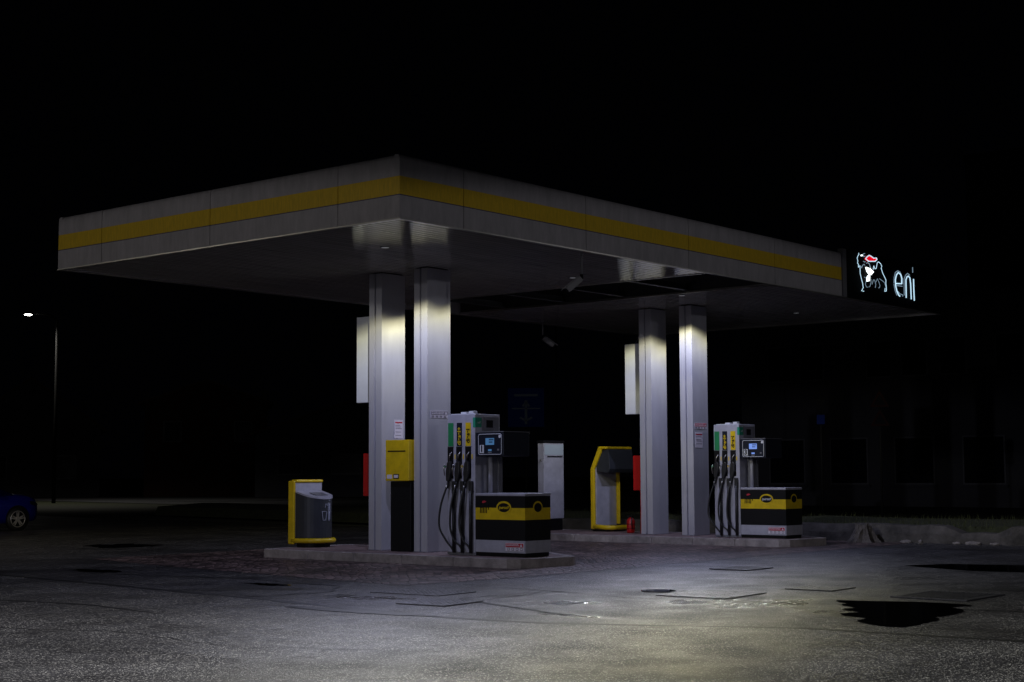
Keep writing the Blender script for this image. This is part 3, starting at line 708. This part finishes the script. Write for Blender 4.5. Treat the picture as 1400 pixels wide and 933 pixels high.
    b.prism([(yb + .025, .318), (yb + .075, .318), (yb + .05, .36)], PX - .009, PX - .0065, 'x')
    b.m(2)
    for i in range(4):
        yy = ya - .04 - i * .09; b.box(PX - .006, PX - .0035, yy - .05, yy, .255, .298)
    b.m(0)
    for i in range(4):
        yy = ya - .04 - i * .09; b.box(PX - .0085, PX - .0065, yy - .04, yy - .01, .265, .288)
    b.build('warning_sticker', [M_paper, M_redink, M_greyink], lc)
    # display head
    dh0, dh1 = 15.97, 16.565
    b = MB(); b.box(PX + .0, PX + .66, dh0, dh1, 1.76, 2.15, bev=.012); dh = b.build('display_head', M_navy, t)
    MB().box(PX - .006, PX + .67, dh0 - .006, dh1, 2.152, 2.162).build('head_cap', M_mgrey, dh)
    ya, yb, za, zb = 16.50, 16.01, 1.79, 2.12; rr = .03
    pts = []
    for (cy_, cz_, a0) in ((yb + rr, zb - rr, 90), (yb + rr, za + rr, 180), (ya - rr, za + rr, 270), (ya - rr, zb - rr, 0)):
        for s in range(4):
            a = R(a0 + s * 30); pts.append((PX - .006, cy_ + rr * math.cos(a) * 1, cz_ + rr * math.sin(a)))
    MB().tube(pts, .0055, 6, closed=True).build('display_frame', M_white, dh)
    b = MB(); b.box(PX - .006, PX - .001, 16.17, 16.35, 1.945, 2.055); b.m(1)
    for zz, s in ((2.018, '12.40'), (1.978, '')):
        for i in range(5 if zz > 2 else 4):
            yy = 16.275 - i * .02; b.box(PX - .0085, PX - .0065, yy - .013, yy, zz, zz + .024)
    b.build('screen', [screen, M_navy], dh)
    MB().box(PX - .006, PX - .001, 16.225, 16.295, 1.845, 1.875).build('small_display', screen, dh)
    MB().box(PX - .006, PX - .001, 16.22, 16.30, 1.81, 1.832).build('button', M_mgrey, dh); MB().box(PX - .006, PX - .001, 16.06, 16.10, 1.85, 1.88).build('button', M_mgrey, dh)
    tl = MB().box(PX - .008, PX - .001, 16.385, 16.475, 1.815, 1.945).build('number_plate', M_white, dh)
    text('digit', n, .14, M_black, tl, (PX - .010, 16.43, 1.88), (0, -1, 0), (0, 0, 1), .001, bold=.006)
    MB().cyl((PX - .009, 16.045, 2.08), .026, .008, 'x', 14).build('maker_badge', M_white, dh)
    # posts under the head
    MB().cyl((PX + .2, 16.42, 1.165), .035, .6, 'z', 14).build('support_post', M_grey, t)
    b = MB(); b.tube([(PX + .36, 16.4, 1.17), (PX + .36, 16.4, 1.76)], .012, 8)
    for i in range(12): b.cyl((PX + .36, 16.4, 1.19 + i * .033), .018, .014, 'z', 8)
    b.build('cable_chain', M_mgrey, t)
    MB().box(PX + .3, PX + .6, 16.5, 16.574, 1.17, 1.76).build('back_panel', M_mgrey, t)
    return t
mat_self = mat('green_self_label', (.01, .25, .14), .5)
pump('1', 'nearer fuel pump showing number 1 beside the yellow payment box column', M_screen_dim)
p2 = pump('3', 'farther fuel pump showing number 3 at the right end of the far island', M_screen)
p2.location = (19.3 + 8.2, 16.4 - .02, .15)

# ------------------------------------------------------------------ things on the near island
# payment terminal between the columns
t = thing('payment_terminal', (19.4, 18.6, .15), 'yellow payment box on a black post between the two near columns', 'payment terminal')
b = MB(); b.box(19.215, 19.6, 18.30, 18.86, 1.36, 2.07, bev=.012); hb = b.build('housing', M_yel, t)
MB().box(19.209, 19.2145, 18.38, 18.80, 1.865, 1.885).build('slot', M_black, hb)
b = MB(); b.box(19.210, 19.2145, 18.70, 18.82, 1.40, 1.47); b.m(1).box(19.209, 19.2145, 18.535, 18.665, 1.40, 1.48); b.m(0).box(19.207, 19.2088, 18.55, 18.65, 1.415, 1.465)
b.build('label_plate', [M_paper, M_black], hb)
MB().box(19.28, 19.58, 18.31, 18.80, .15, 1.357, bev=.01).build('post', M_black, t)

# notices (flat sheets taped to the columns)
def notice(x0, x1, z0, z1, y, lab, kind):
    b = MB(); b.box(x0, x1, y - .005, y - .0015, z0, z1)
    if kind == 'sheet':
        b.m(1).box(x0 + .02, x1 - .02, y - .007, y - .0055, z1 - .06, z1 - .035); b.m(2)
        z = z1 - .1
        while z > z0 + .03: b.box(x0 + .025, x1 - random.uniform(.03, .1), y - .007, y - .0055, z, z + .010); z -= .03 if random.random() < .7 else .06
    else:
        zm = z0 + (z1 - z0) * .42
        b.m(1 if kind == 'red' else 2).box(x0 + .008, x1 - .008, y - .007, y - .0055, zm, z1 - .008); b.m(0)
        for zz in (zm + .014, zm + .042):
            x = x0 + .02
            while x < x1 - .12: w_ = random.uniform(.015, .04); b.box(x, min(x + w_, x1 - .11), y - .009, y - .0075, zz, zz + .014); x += w_ + .012
        b.prism([(x1 - .085, zm + .01), (x1 - .025, zm + .01), (x1 - .055, z1 - .015)], y - .009, y - .0075, 'y')
        b.m(2)
        nn = 4
        for i in range(nn): xx = x0 + .02 + (x1 - x0 - .03) * i / nn; b.box(xx, xx + (x1 - x0) / nn * .6, y - .007, y - .0055, z0 + .01, zm - .012)
    tag(b.build('notice', [M_paper, M_redink, M_greyink]), lab, 'notice')
notice(19.64, 19.86, 2.11, 2.44, AY, 'tall white paper notice taped to the column above the yellow payment box', 'sheet')
notice(19.40, 19.84, 2.44, 2.57, AY - 1.1, 'pale warning strip taped to the near column left of the pump', 'pale')
notice(27.58, 28.04, 2.40, 2.53, CY - 1.056, 'red and white warning strip on the rightmost column', 'red')
notice(27.60, 27.88, 2.0, 2.33, CY - 1.056, 'white printed sheet below the red strip on the rightmost column', 'sheet')

# waste bin
t = thing('waste_bin', (19.8, 21.25, .15), 'dark grey waste bin in a yellow frame at the left end of the near island', 'waste bin')
bx, by = 19.30, 21.22   # left edge, face of the back panel
b = MB(); b.box(bx + .012, bx + .67, by + .05, by + .15, .23, 1.33); b.build('back_panel', M_grey, t)
def ubar(b, pts, r=.03): b.tube(pts, r, 10)
b = MB()
b.box(bx - .04, bx + .01, by + .04, by + .20, .20, 1.36, bev=.02, seg=3)
b.box(bx + .012, bx + .68, by + .02, by + .17, 1.332, 1.385, bev=.018, seg=3)
b.build('yellow_frame', M_yel, t)
b = MB()
arc = [(bx + .34 - .33 * math.cos(math.pi * i / 14), by - .14 - .34 * math.sin(math.pi * i / 14)) for i in range(15)]
loop = [(bx - .01, by + .1)] + [(bx - .01, by - .1)] + arc[1:-1] + [(bx + .69, by - .1)]
b.tube([(x, y, .27 ) for x, y in loop], .045, 10); b.build('bumper', M_yel, t)
out = [(bx + .012, by + .046)] + [(bx + .34 - .325 * math.cos(math.pi * i / 16), by - .12 - .30 * math.sin(math.pi * i / 16)) for i in range(17)] + [(bx + .668, by + .046)]
b = MB(); tb = bmesh.new()
zt = lambda y: 1.13 - (by - y) * .26
lo = [tb.verts.new((x, y, .32)) for x, y in out]; hi = [tb.verts.new((x, y, zt(y))) for x, y in out]
n = len(out)
for i in range(n): f = tb.faces.new([lo[i], lo[(i + 1) % n], hi[(i + 1) % n], hi[i]])
tb.faces.new(lo[::-1]); tb.faces.new(hi); b._merge(tb)
body = b.build('bin_body', M_dgrey, t)
b = MB(); tb = bmesh.new(); o2 = [((x - bx - .34) * 1.03 + bx + .34, (y - by) * 1.03 + by) for x, y in out]
lo = [tb.verts.new((x, y, zt(y) + .004)) for x, y in o2]; hi = [tb.verts.new((x, y, zt(y) + .034)) for x, y in o2]
for i in range(n): tb.faces.new([lo[i], lo[(i + 1) % n], hi[(i + 1) % n], hi[i]])
tb.faces.new(lo[::-1]); tb.faces.new(hi); b._merge(tb)
b.m(1); tb = bmesh.new()
q = [(bx + .2, by - .12), (bx + .5, by - .12), (bx + .5, by - .3), (bx + .2, by - .3)]
lo = [tb.verts.new((x, y, zt(y) + .036)) for x, y in q]; hi = [tb.verts.new((x, y, zt(y) + .05)) for x, y in q]
for i in range(4): tb.faces.new([lo[i], lo[(i + 1) % 4], hi[(i + 1) % 4], hi[i]])
tb.faces.new(lo[::-1]); tb.faces.new(hi); b._merge(tb)
b.build('lid', [M_grey, M_mgrey], t)
# litter pictogram wrapped on the curved front
def onfront(u, z, off=.004):
    a = math.pi * u; return Vector((bx + .34 - (.325 + off) * math.cos(a), by - .12 - (.30 + off) * math.sin(a), z))
M_pic = mat('pictogram_paint', (.32, .34, .42), .5)
b = MB()
def st(pts, r=.006):
    pp = []
    for (a, c) in zip(pts, pts[1:]):
        for s in range(4): k = s / 4; pp.append(onfront(a[0] + (c[0] - a[0]) * k, a[1] + (c[1] - a[1]) * k))
    pp.append(onfront(*pts[-1])); b.tube(pp, r, 6)
st([(.41, .80), (.43, .64), (.49, .64), (.51, .80), (.41, .80)]); st([(.535, .90), (.49, .94), (.47, .86)])
st([(.56, .62), (.555, .78), (.54, .95), (.61, .95), (.61, .78), (.595, .62)]); st([(.575, .62), (.578, .8)], .014); st([(.58, .8), (.578, .94)], .016); st([(.575, 1.0), (.59, 1.0)], .017)
b.build('pictogram', M_pic, body)
b = MB(); b.prism([(x * .9 + (bx + .34) * .1, y * .95 + by * .05) for x, y in out], .15, .24); b.build('plinth', M_black, t)

# ------------------------------------------------------------------ kiosk on the far island
t = thing('service_kiosk', (28.8, 20.9, .15), 'grey service kiosk with a hooded head and yellow frame on the far island', 'kiosk')
kx, ky = 28.28, 21.0
b = MB(); b.box(kx + .03, kx + .80, ky + .05, ky + .16, .27, 1.62, bev=.006); b.build('body', M_grey, t)
prof = [(ky + .02, .21), (ky + .02, 1.57), (ky - .2, 2.02)]
b = MB()
b.box(kx - .035, kx + .028, ky + .07, ky + .18, .20, 1.58, bev=.02, seg=3)
b.prism([(ky + .07, 1.565), (ky + .18, 1.565), (ky - .06, 2.08), (ky - .16, 2.03)], kx - .035, kx + .028, 'x', bev=.015)
b.box(kx - .045, kx + .99, ky - .27, ky - .05, 2.015, 2.075, bev=.02, seg=3)
b.box(kx + .802, kx + .83, ky - .04, ky + .18, .3, 1.56, bev=.008)
b.build('yellow_frame', M_yel, t)
MB().tube([(kx - .0, ky + .1, .26), (kx, ky - .25, .24), (kx + .06, ky - .34, .235), (kx + .2, ky - .36, .235), (kx + .86, ky - .34, .235), (kx + .96, ky - .3, .24)], .052, 10).build('bumper', M_yel, t)
b = MB(); b.prism([(ky + .045, 1.50), (ky + .06, 1.60), (ky - .10, 2.012), (ky - .29, 2.012), (ky - .33, 1.56), (ky - .28, 1.48)], kx + .03, kx + .97, 'x', bev=.01); b.build('hood', M_dgrey, t)
MB().box(kx + .0, kx + .85, ky - .28, ky + .14, .148, .21, bev=.01).build('plinth', M_black, t)

# slim service pillar
t = thing('service_pillar', (28.3, 22.35, .15), 'slim pale grey pillar with a dark slot standing behind the nearer pump', 'pillar')
b = MB(); b.box(27.93, 28.68, 22.28, 22.46, .42, 2.17, bev=.01); b.build('body', M_grey, t)
MB().box(27.95, 28.66, 22.272, 22.279, 1.90, 2.14).build('head_panel', mat('pale_blue_panel', (.40, .47, .52), .35), t)
MB().box(28.06, 28.62, 22.268, 22.279, 1.845, 1.875).build('slot', M_black, t)
MB().box(27.91, 28.70, 22.26, 22.48, 2.173, 2.235, bev=.012).build('cap', M_black, t)
MB().cyl((27.90, 22.36, 1.77), .025, .03, 'x', 10).build('button', M_trim, t)
MB().box(27.97, 28.64, 22.3, 22.44, .15, .417).build('plinth', M_black, t)

# ------------------------------------------------------------------ panels, fire cabinets, extinguisher
def banner(x, y, lab, cable=False):
    t = thing('blank_panel', (x + .05, y + .24, 2.76), lab, 'panel', 'blank white panels on the columns')
    MB().box(x, x + .10, y, y + .43, 2.76, 4.31, bev=.008).build('panel', M_white, t)
    MB().box(x + .02, x + .08, y - .075, y - .002, 4.1, 4.15).box(x + .02, x + .08, y - .075, y - .002, 2.9, 2.95).build('bracket', M_mgrey, t)
    if cable: MB().tube([(x + .05, y + .2, 4.31), (x + .05, y + .14, 4.36), (x + .05, y + .06, 4.47), (x + .05, y + .16, 4.44)], .006, 6).build('cable', M_mgrey, t)
banner(19.50, AY + .385, 'blank white panel on the left side of the near columns')
banner(27.68, CY + .385, 'blank white panel with a loose cable left of the far columns', True)
def firebox(x, y, lab, pole):
    t = thing('fire_cabinet', (x, y, 1.1), lab, 'fire cabinet', 'red fire cabinets on the columns')
    MB().box(x, x + .22, y, y + .32, 1.09, 1.85, bev=.01).build('cabinet', M_red, t)
    if pole: MB().box(x + .03, x + .15, y, y + .16, .16, 1.088, bev=.006).build('post', M_red, t)
firebox(19.50, AY + .32, 'red cabinet on the left side of the near columns', False)
firebox(27.70, CY + .32, 'red cabinet on a red post left of the far columns', True)
t = thing('fire_extinguisher', (27.95, 19.85, .15), 'small red extinguisher standing on the far island beside the red post', 'fire extinguisher')
b = MB(); b.tube([(27.95, 19.85, .15), (27.95, 19.85, .17), (27.95, 19.85, .42), (27.95, 19.85, .47), (27.95, 19.85, .49)], [.08, .092, .092, .06, .03], 16); b.build('cylinder', M_red, t)
MB().box(27.92, 27.98, 19.8, 19.93, .49, .53, bev=.006).build('valve', M_black, t)
MB().tube([(27.92, 19.8, .5), (27.86, 19.77, .42), (27.87, 19.76, .25)], .011, 6).build('hose', M_rubber, t)
for k, z in enumerate((.24, .34)): MB().cyl((27.95, 19.85, z), .095, .012, 'z', 16).build('band', M_black, t)

# ------------------------------------------------------------------ cctv cameras
def cctv(x, y, drop, d, lab, sh):
    t = thing('security_camera', (x, y, HC), lab, 'security camera', 'cameras hanging from the canopy')
    MB().tube([(x, y, HC - .001), (x, y, HC - drop)], .016, 8).cyl((x, y, HC - .015), .04, .012).build('drop_rod', M_white_dim, t)
    z = HC - drop; d = Vector(d).normalized(); s = d.cross(Vector((0, 0, 1))).normalized(); u = s.cross(d)
    MB().tube([(x, y, z + .02), (x, y, z - .06)], .03, 8).build('joint', M_black, t)
    c = Vector((x, y, z - .04)) + d * .16
    def ob(b, c, l, w_, h_):
        q = bmesh.new(); bmesh.ops.create_cube(q, size=1)
        mt = Matrix.Identity(4)
        for i in range(3): mt[i][0] = d[i] * l; mt[i][1] = s[i] * w_; mt[i][2] = u[i] * h_; mt[i][3] = c[i]
        bmesh.ops.bevel(q, geom=q.edges[:], offset=.08, segments=2, affect='EDGES'); b._merge(q, mt)
    b = MB(); ob(b, c, .30, .10, .10); b.build('camera_body', M_white_dim, t)
    b = MB(); ob(b, c + u * .062 + d * .05, .36, .12, .012); b.build('sun_shield', M_white_dim, t)
    MB().tube([c + d * .149, c + d * .17], .035, 12).build('lens', M_black, t)
M_white_dim = mat('off_white_casing', (.24, .24, .25), .5)
cctv(19.85, 15.02, .36, (-.52, .50, -.62), 'security camera hanging near the front edge of the canopy', 1)
cctv(28.2, 22.5, .36, (.55, -.45, -.5), 'security camera hanging at the far back edge of the canopy', 1)

# ------------------------------------------------------------------ car
wx, wy = 23.4, 36.8
t = thing('parked_car', (wx - 1.25, wy + .82, 0), 'blue hatchback parked at the left edge with a five spoke alloy wheel', 'car')
cy = wy + .84
def loft(st_, smooth=True):
    b = MB(); rings = []
    for x, pr in st_:
        rings.append([b.bm.verts.new((x, cy + y, z)) for y, z in pr])
    n = len(rings[0])
    for A, B in zip(rings, rings[1:]):
        for k in range(n): f = b.bm.faces.new([A[k], A[(k + 1) % n], B[(k + 1) % n], B[k]]); f.smooth = smooth
    b.bm.faces.new(rings[0][::-1]); b.bm.faces.new(rings[-1]); return b
def sec(w_, zb, zt_, crown=.05):
    return [(-w_ * .93, zb), (-w_, zb + .14), (-w_, (zb + zt_) / 2 + .06), (-w_ * .985, zt_ - .10), (-w_ * .90, zt_ - .015), (-w_ * .5, zt_ + crown * .7), (0, zt_ + crown), (w_ * .5, zt_ + crown * .7), (w_ * .90, zt_ - .015), (w_ * .985, zt_ - .10), (w_, (zb + zt_) / 2 + .06), (w_, zb + .14), (w_ * .93, zb), (0, zb)]
X = lambda v: wx + v
body = loft([(X(-3.35), sec(.68, .34, .80)), (X(-3.2), sec(.82, .24, .88)), (X(-2.6), sec(.86, .2, .93)), (X(-1.3), sec(.87, .2, .93)), (X(-.6), sec(.87, .2, .95)), (X(0), sec(.86, .22, .95)), (X(.38), sec(.84, .24, .93)), (X(.58), sec(.80, .26, .88)), (X(.70), sec(.70, .32, .78, .02)), (X(.74), sec(.60, .36, .62, .01))])
bo = body.build('body', M_blue, t); 
cab = loft([(X(-3.05), [(-.68, .9), (-.6, 1.0), (-.5, 1.05), (0, 1.08), (.5, 1.05), (.6, 1.0), (.68, .9)]), (X(-2.5), [(-.76, .9), (-.66, 1.3), (-.52, 1.4), (0, 1.43), (.52, 1.4), (.66, 1.3), (.76, .9)]), (X(-1.4), [(-.78, .9), (-.66, 1.35), (-.52, 1.46), (0, 1.49), (.52, 1.46), (.66, 1.35), (.78, .9)]), (X(-.9), [(-.78, .9), (-.64, 1.28), (-.52, 1.38), (0, 1.41), (.52, 1.38), (.64, 1.28), (.78, .9)]), (X(-.1), [(-.76, .9), (-.7, .99), (-.6, 1.01), (0, 1.03), (.6, 1.01), (.7, .99), (.76, .9)])])
cab.build('cabin', M_blue, t)
b = MB()
for s in (-1, 1):
    b.bm.faces.new([b.bm.verts.new(v) for v in ((X(-2.5), cy + s * .775, .97), (X(-1.0), cy + s * .785, .97), (X(-1.05), cy + s * .69, 1.26), (X(-1.5), cy + s * .685, 1.33), (X(-2.35), cy + s * .69, 1.28))])
b.build('side_window', M_glass, t)
b = MB()
b.prism([(X(-.93), 1.385), (X(-.12), 1.025), (X(-.12), 1.045), (X(-.93), 1.405)], cy - .58, cy + .58, 'y'); b.build('windscreen', M_glass, t)
def wheel(x, y, s):
    y0 = y
    tt = MB()
    pr = [(0.0, .19), (.0, .22), (.01, .30), (.04, .318), (.16, .318), (.19, .30), (.2, .22)]
    q = bmesh.new(); n = 36; rg = []
    for k in range(n):
        a = 2 * math.pi * k / n; rg.append([q.verts.new((x + r_ * math.cos(a), y + d * s, .318 + r_ * math.sin(a))) for d, r_ in pr])
    for i in range(n):
        A, B = rg[i], rg[(i + 1) % n]
        for k in range(len(pr) - 1): f = q.faces.new([A[k], B[k], B[k + 1], A[k + 1]]); f.smooth = True
    tt._merge(q); w_ = tt.build('wheel', M_rubber, t)
    b = MB()
    yy = y + .01 * s
    ring = [(x + .212 * math.cos(2 * math.pi * k / 32), yy, .318 + .212 * math.sin(2 * math.pi * k / 32)) for k in range(32)]
    b.tube(ring, .016, 6, closed=True); b.cyl((x, yy - .012 * s, .318), .05, .03 * s, 'y', 14)
    for k in range(5):
        a = 2 * math.pi * k / 5 + math.pi / 2
        c, sn = math.cos(a), math.sin(a)
        P = lambda r_, o: (x + r_ * c - o * sn, .318 + r_ * sn + o * c)
        b.prism([P(.04, -.032), P(.205, -.05), P(.205, -.012), P(.12, -.006), P(.12, .006), P(.205, .012), P(.205, .05), P(.04, .032)], yy, yy + .02 * s, 'y')
    b.build('rim', M_rim, w_)
    MB().cyl((x, yy + .04 * s, .318), .2, .01 * s, 'y', 24).build('brake_disc', M_black, w_)
    # dark wheel arch
    MB().cyl((x, y + .018 * s, .33), .355, .01 * s, 'y', 28).build('wheel_arch', M_black, t)
for x_ in (0, -2.45):
    wheel(X(x_), cy - .885, 1); wheel(X(x_), cy + .885, -1)
b = MB(); b.prism([(X(.36), .80), (X(.55), .77), (X(.64), .70), (X(.60), .66), (X(.40), .70)], cy - .83, cy - .62, 'y', bev=.01); b.build('headlight', M_glass, t)
b = MB(); b.prism([(X(.36), .80), (X(.55), .77), (X(.64), .70), (X(.60), .66), (X(.40), .70)], cy + .62, cy + .83, 'y', bev=.01); b.build('headlight', M_glass, t)
b = MB(); b.box(X(-3.36), X(-3.2), cy - .8, cy - .6, .62, .84, bev=.02); b.build('tail_lamp', M_tail, t)
b = MB(); b.box(X(-.78), X(-.62), cy - .98, cy - .80, .96, 1.08, bev=.03); b.build('mirror', M_blue, t)
b = MB(); b.box(X(-1.2), X(-1.0), cy - .895, cy - .872, .76, .79, bev=.005); b.build('door_handle', M_blue, t)

# ------------------------------------------------------------------ street lamp
hx, hy, hz = 45.94, 71.52, 10.0; px_, py_ = 47.13, 70.73
t = thing('street_lamp', (px_, py_, 0), 'tall lit street lamp with one arm far beyond the blue car', 'street lamp')
MB().tube([(px_, py_, 0), (px_, py_, 4), (px_, py_, 9.75)], [.11, .09, .06], 10).build('pole', M_pole, t)
MB().tube([(px_, py_, 9.72), (px_ - .3, py_ + .2, 9.98), (hx + .2, hy - .13, 10.03)], .035, 8).build('arm', M_pole, t)
b = MB(); b.box(hx - .35, hx + .25, hy - .17, hy + .17, 9.99, 10.1, bev=.03); hd = b.build('lamp_head', M_pole, t)
MB().box(hx - .22, hx + .1, hy - .1, hy + .1, 9.93, 9.985, bev=.02).build('lens', mat('lit_lamp_lens', (.9, .9, .9), .4, emit=(1.0, .97, .88), estr=30), hd)
l = bpy.data.lights.new('street_lamp_light', 'SPOT'); l.energy = 1400; l.color = (1, .95, .85); l.spot_size = R(140); l.spot_blend = .5; l.shadow_soft_size = .15
lo_ = bpy.data.objects.new('lamp_light', l); COL.objects.link(lo_); lo_.parent = hd; lo_.location = (hx - px_, hy - py_, 9.85)
lo_.location = Vector((hx, hy, 9.85)) - Vector((px_, py_, 0))

# ------------------------------------------------------------------ road signs
def pole_sign(name, x, y, h, lab, cat):
    t = thing(name, (x, y, 0), lab, cat); MB().tube([(x, y, 0), (x, y, h)], .03, 8).build('post', M_pole, t); return t
# board faces the camera side
def frame_at(x, y):
    n_ = Vector((-x, -y, 0)).normalized(); s_ = Vector((0, 0, 1)).cross(n_).normalized()  # s_ to the right in view
    return n_, s_
def board(t, nm, x, y, pts, M_, off, th=.02):
    n_, s_ = frame_at(x, y); b = MB(); q = bmesh.new()
    c = Vector((x, y, 0)) + n_ * off
    a = [q.verts.new(c + s_ * u + Vector((0, 0, v))) for u, v in pts]; d = [q.verts.new(c + n_ * th + s_ * u + Vector((0, 0, v))) for u, v in pts]
    q.faces.new(a); q.faces.new(d[::-1])
    for i in range(len(pts)): q.faces.new([a[i], d[i], d[(i + 1) % len(pts)], a[(i + 1) % len(pts)]])
    b._merge(q); return b.build(nm, M_, t)
x, y = 34.9, 28.5
t = pole_sign('direction_sign', x, y, 3.9, 'blue rectangular road sign with a pale junction diagram behind the pumps', 'road sign')
bd = board(t, 'board', x, y, [(-.53, 2.82), (.53, 2.82), (.53, 3.96), (-.53, 3.96)], M_bsign, .04)
def strip(u0, v0, u1, v1, w_=.04):
    d = Vector((u1 - u0, v1 - v0)).normalized(); q = Vector((-d.y, d.x)) * w_
    board(bd_t, 'marking', x, y, [(u0 + q.x, v0 + q.y), (u1 + q.x, v1 + q.y), (u1 - q.x, v1 - q.y), (u0 - q.x, v0 - q.y)], M_bsign_w, .063, .003)
bd_t = t
strip(0, 2.9, 0, 3.6); strip(-.35, 3.75, .35, 3.75, .035); strip(-.42, 3.36, .42, 3.36, .02); strip(-.18, 3.1, 0, 3.0, .03); strip(.18, 3.1, 0, 3.0, .03); strip(0, 3.55, -.1, 3.42, .03); strip(0, 3.55, .1, 3.42, .03)
d_ = 40
x, y = .8978 / 1.0206 * d_, .4853 / 1.0206 * d_
x, y = d_ * .8797, d_ * .4755
t = pole_sign('parking_sign', x, y, 3.35, 'small pale rectangular road sign on a post right of the far pump', 'road sign')
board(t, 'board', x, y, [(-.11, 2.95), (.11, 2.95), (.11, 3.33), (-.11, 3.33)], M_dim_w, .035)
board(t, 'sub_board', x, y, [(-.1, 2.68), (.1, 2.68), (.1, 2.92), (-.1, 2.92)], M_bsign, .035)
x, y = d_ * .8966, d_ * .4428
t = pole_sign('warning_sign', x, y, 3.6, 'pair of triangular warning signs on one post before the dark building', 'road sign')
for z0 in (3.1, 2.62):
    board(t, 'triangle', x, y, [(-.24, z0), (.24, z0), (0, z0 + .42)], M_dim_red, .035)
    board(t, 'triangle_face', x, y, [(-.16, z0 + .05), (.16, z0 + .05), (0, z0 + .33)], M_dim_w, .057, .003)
t = pole_sign('lamp_post', 37.5, 29.4, 9.5, 'unlit grey pole rising behind the far canopy', 'pole')

# ------------------------------------------------------------------ buildings beyond the road
def building(x, y0, y1, z1, depth, wins, M_, lab, flat=True, sills=True):
    t = thing('building', (x + depth / 2, (y0 + y1) / 2, 0), lab, 'building')
    MB().box(x, x + depth, y0, y1, -.02, z1).build('walls', M_, t)
    MB().box(x - .12, x + depth + .1, y0 - .1, y1 + .1, z1 + .004, z1 + .3).build('roof', M_groove, t)
    for (a, c, z0, zz) in wins:
        f = MB().box(x - .06, x - .003, a, c, z0, zz)
        o = f.build('window', M_mgrey, t); MB().box(x - .075, x - .062, a + .07, c - .07, z0 + .07, zz - .07).build('pane', M_win, o)
        if sills: MB().box(x - .16, x - .004, a - .1, c + .1, z0 - .1, z0 - .005).build('sill', M_wall1, t)
    return t
W = []
for a in (35.0, 33.4, 30.2, 28.6, 26.9, 24.5, 22.9, 21.2): W.append((a - 1.2, a, 5.4, 7.0))
for a in (35.0, 32.0, 29.0, 26.0, 23.0): W.append((a - 1.8, a, .9, 2.9))
building(60, 10, 36.4, 8.6, 14, W, M_wall1, 'long dark two storey building behind the far pump')
W = [(a - 1.3, a, z, z + 1.6) for a in (24.5, 21.5, 18.5, 15.5, 12) for z in (2, 5.2, 8.4, 11.6)]
building(78, -4, 33.2, 18, 14, W, M_wall1, 'tall dark building rising at the right edge of the photo')
W = [(104.5, 107, 3.2, 4.6), (109.2, 111.7, 3.2, 4.6)]
def house(cx, cy_, w_, d_, h_, rh, lab, M_, wins):
    t = thing('house', (cx, cy_, 0), lab, 'house')
    hr = math.atan2(-cy_, -cx)
    MB().box(cx - d_ / 2, cx + d_ / 2, cy_ - w_ / 2, cy_ + w_ / 2, -.02, h_).build('walls', M_, t)
    b = MB(); b.prism([(cy_ - w_ / 2, h_ + .002), (cy_ + w_ / 2, h_ + .002), (cy_, h_ + rh)], cx - d_ / 2, cx + d_ / 2, 'x'); b.build('gable', M_, t)
    b = MB()
    for s in (-1, 1):
        e = Vector((s * (w_ / 2 + .4), -.25)); 
        b.prism([(cy_ + s * .0, h_ + rh + .03), (cy_ + s * (w_ / 2 + .4), h_ - .4 * rh / (w_ / 2) + .03), (cy_ + s * (w_ / 2 + .4), h_ - .4 * rh / (w_ / 2) + .18), (cy_, h_ + rh + .18)], cx - d_ / 2 - .3, cx + d_ / 2 + .3, 'x')
    b.build('roof', M_roof, t)
    for (a, c, z0, zz) in wins:
        o = MB().box(cx - d_ / 2 - .05, cx - d_ / 2 - .003, cy_ + a, cy_ + c, z0, zz).build('window', M_mgrey, t)
        MB().box(cx - d_ / 2 - .07, cx - d_ / 2 - .052, cy_ + a + .08, cy_ + c - .08, z0 + .08, zz - .08).build('pane', M_win, o)
    t.rotation_euler.z = hr - math.pi
    return t
house(60, 93, 9, 8, 4.6, 3.2, 'pale gabled house behind the street lamp at the left', M_wall1, [(-3, -1.6, 1.2, 2.8), (1.4, 2.8, 1.2, 2.8)])
house(68, 84, 8, 8, 6.2, 1.4, 'dark red house between the pale gabled house and the canopy', M_wall2, [(-3, -1.8, 3.6, 5), (1.6, 2.8, 3.6, 5)])
house(72, 74, 12, 8, 4.0, 2.0, 'low wide house directly left of the canopy columns', M_wall1, [(-4.5, -2.5, 1.4, 2.8), (-.8, 1.2, 1.4, 2.8), (3, 4.6, 1.4, 2.8)])
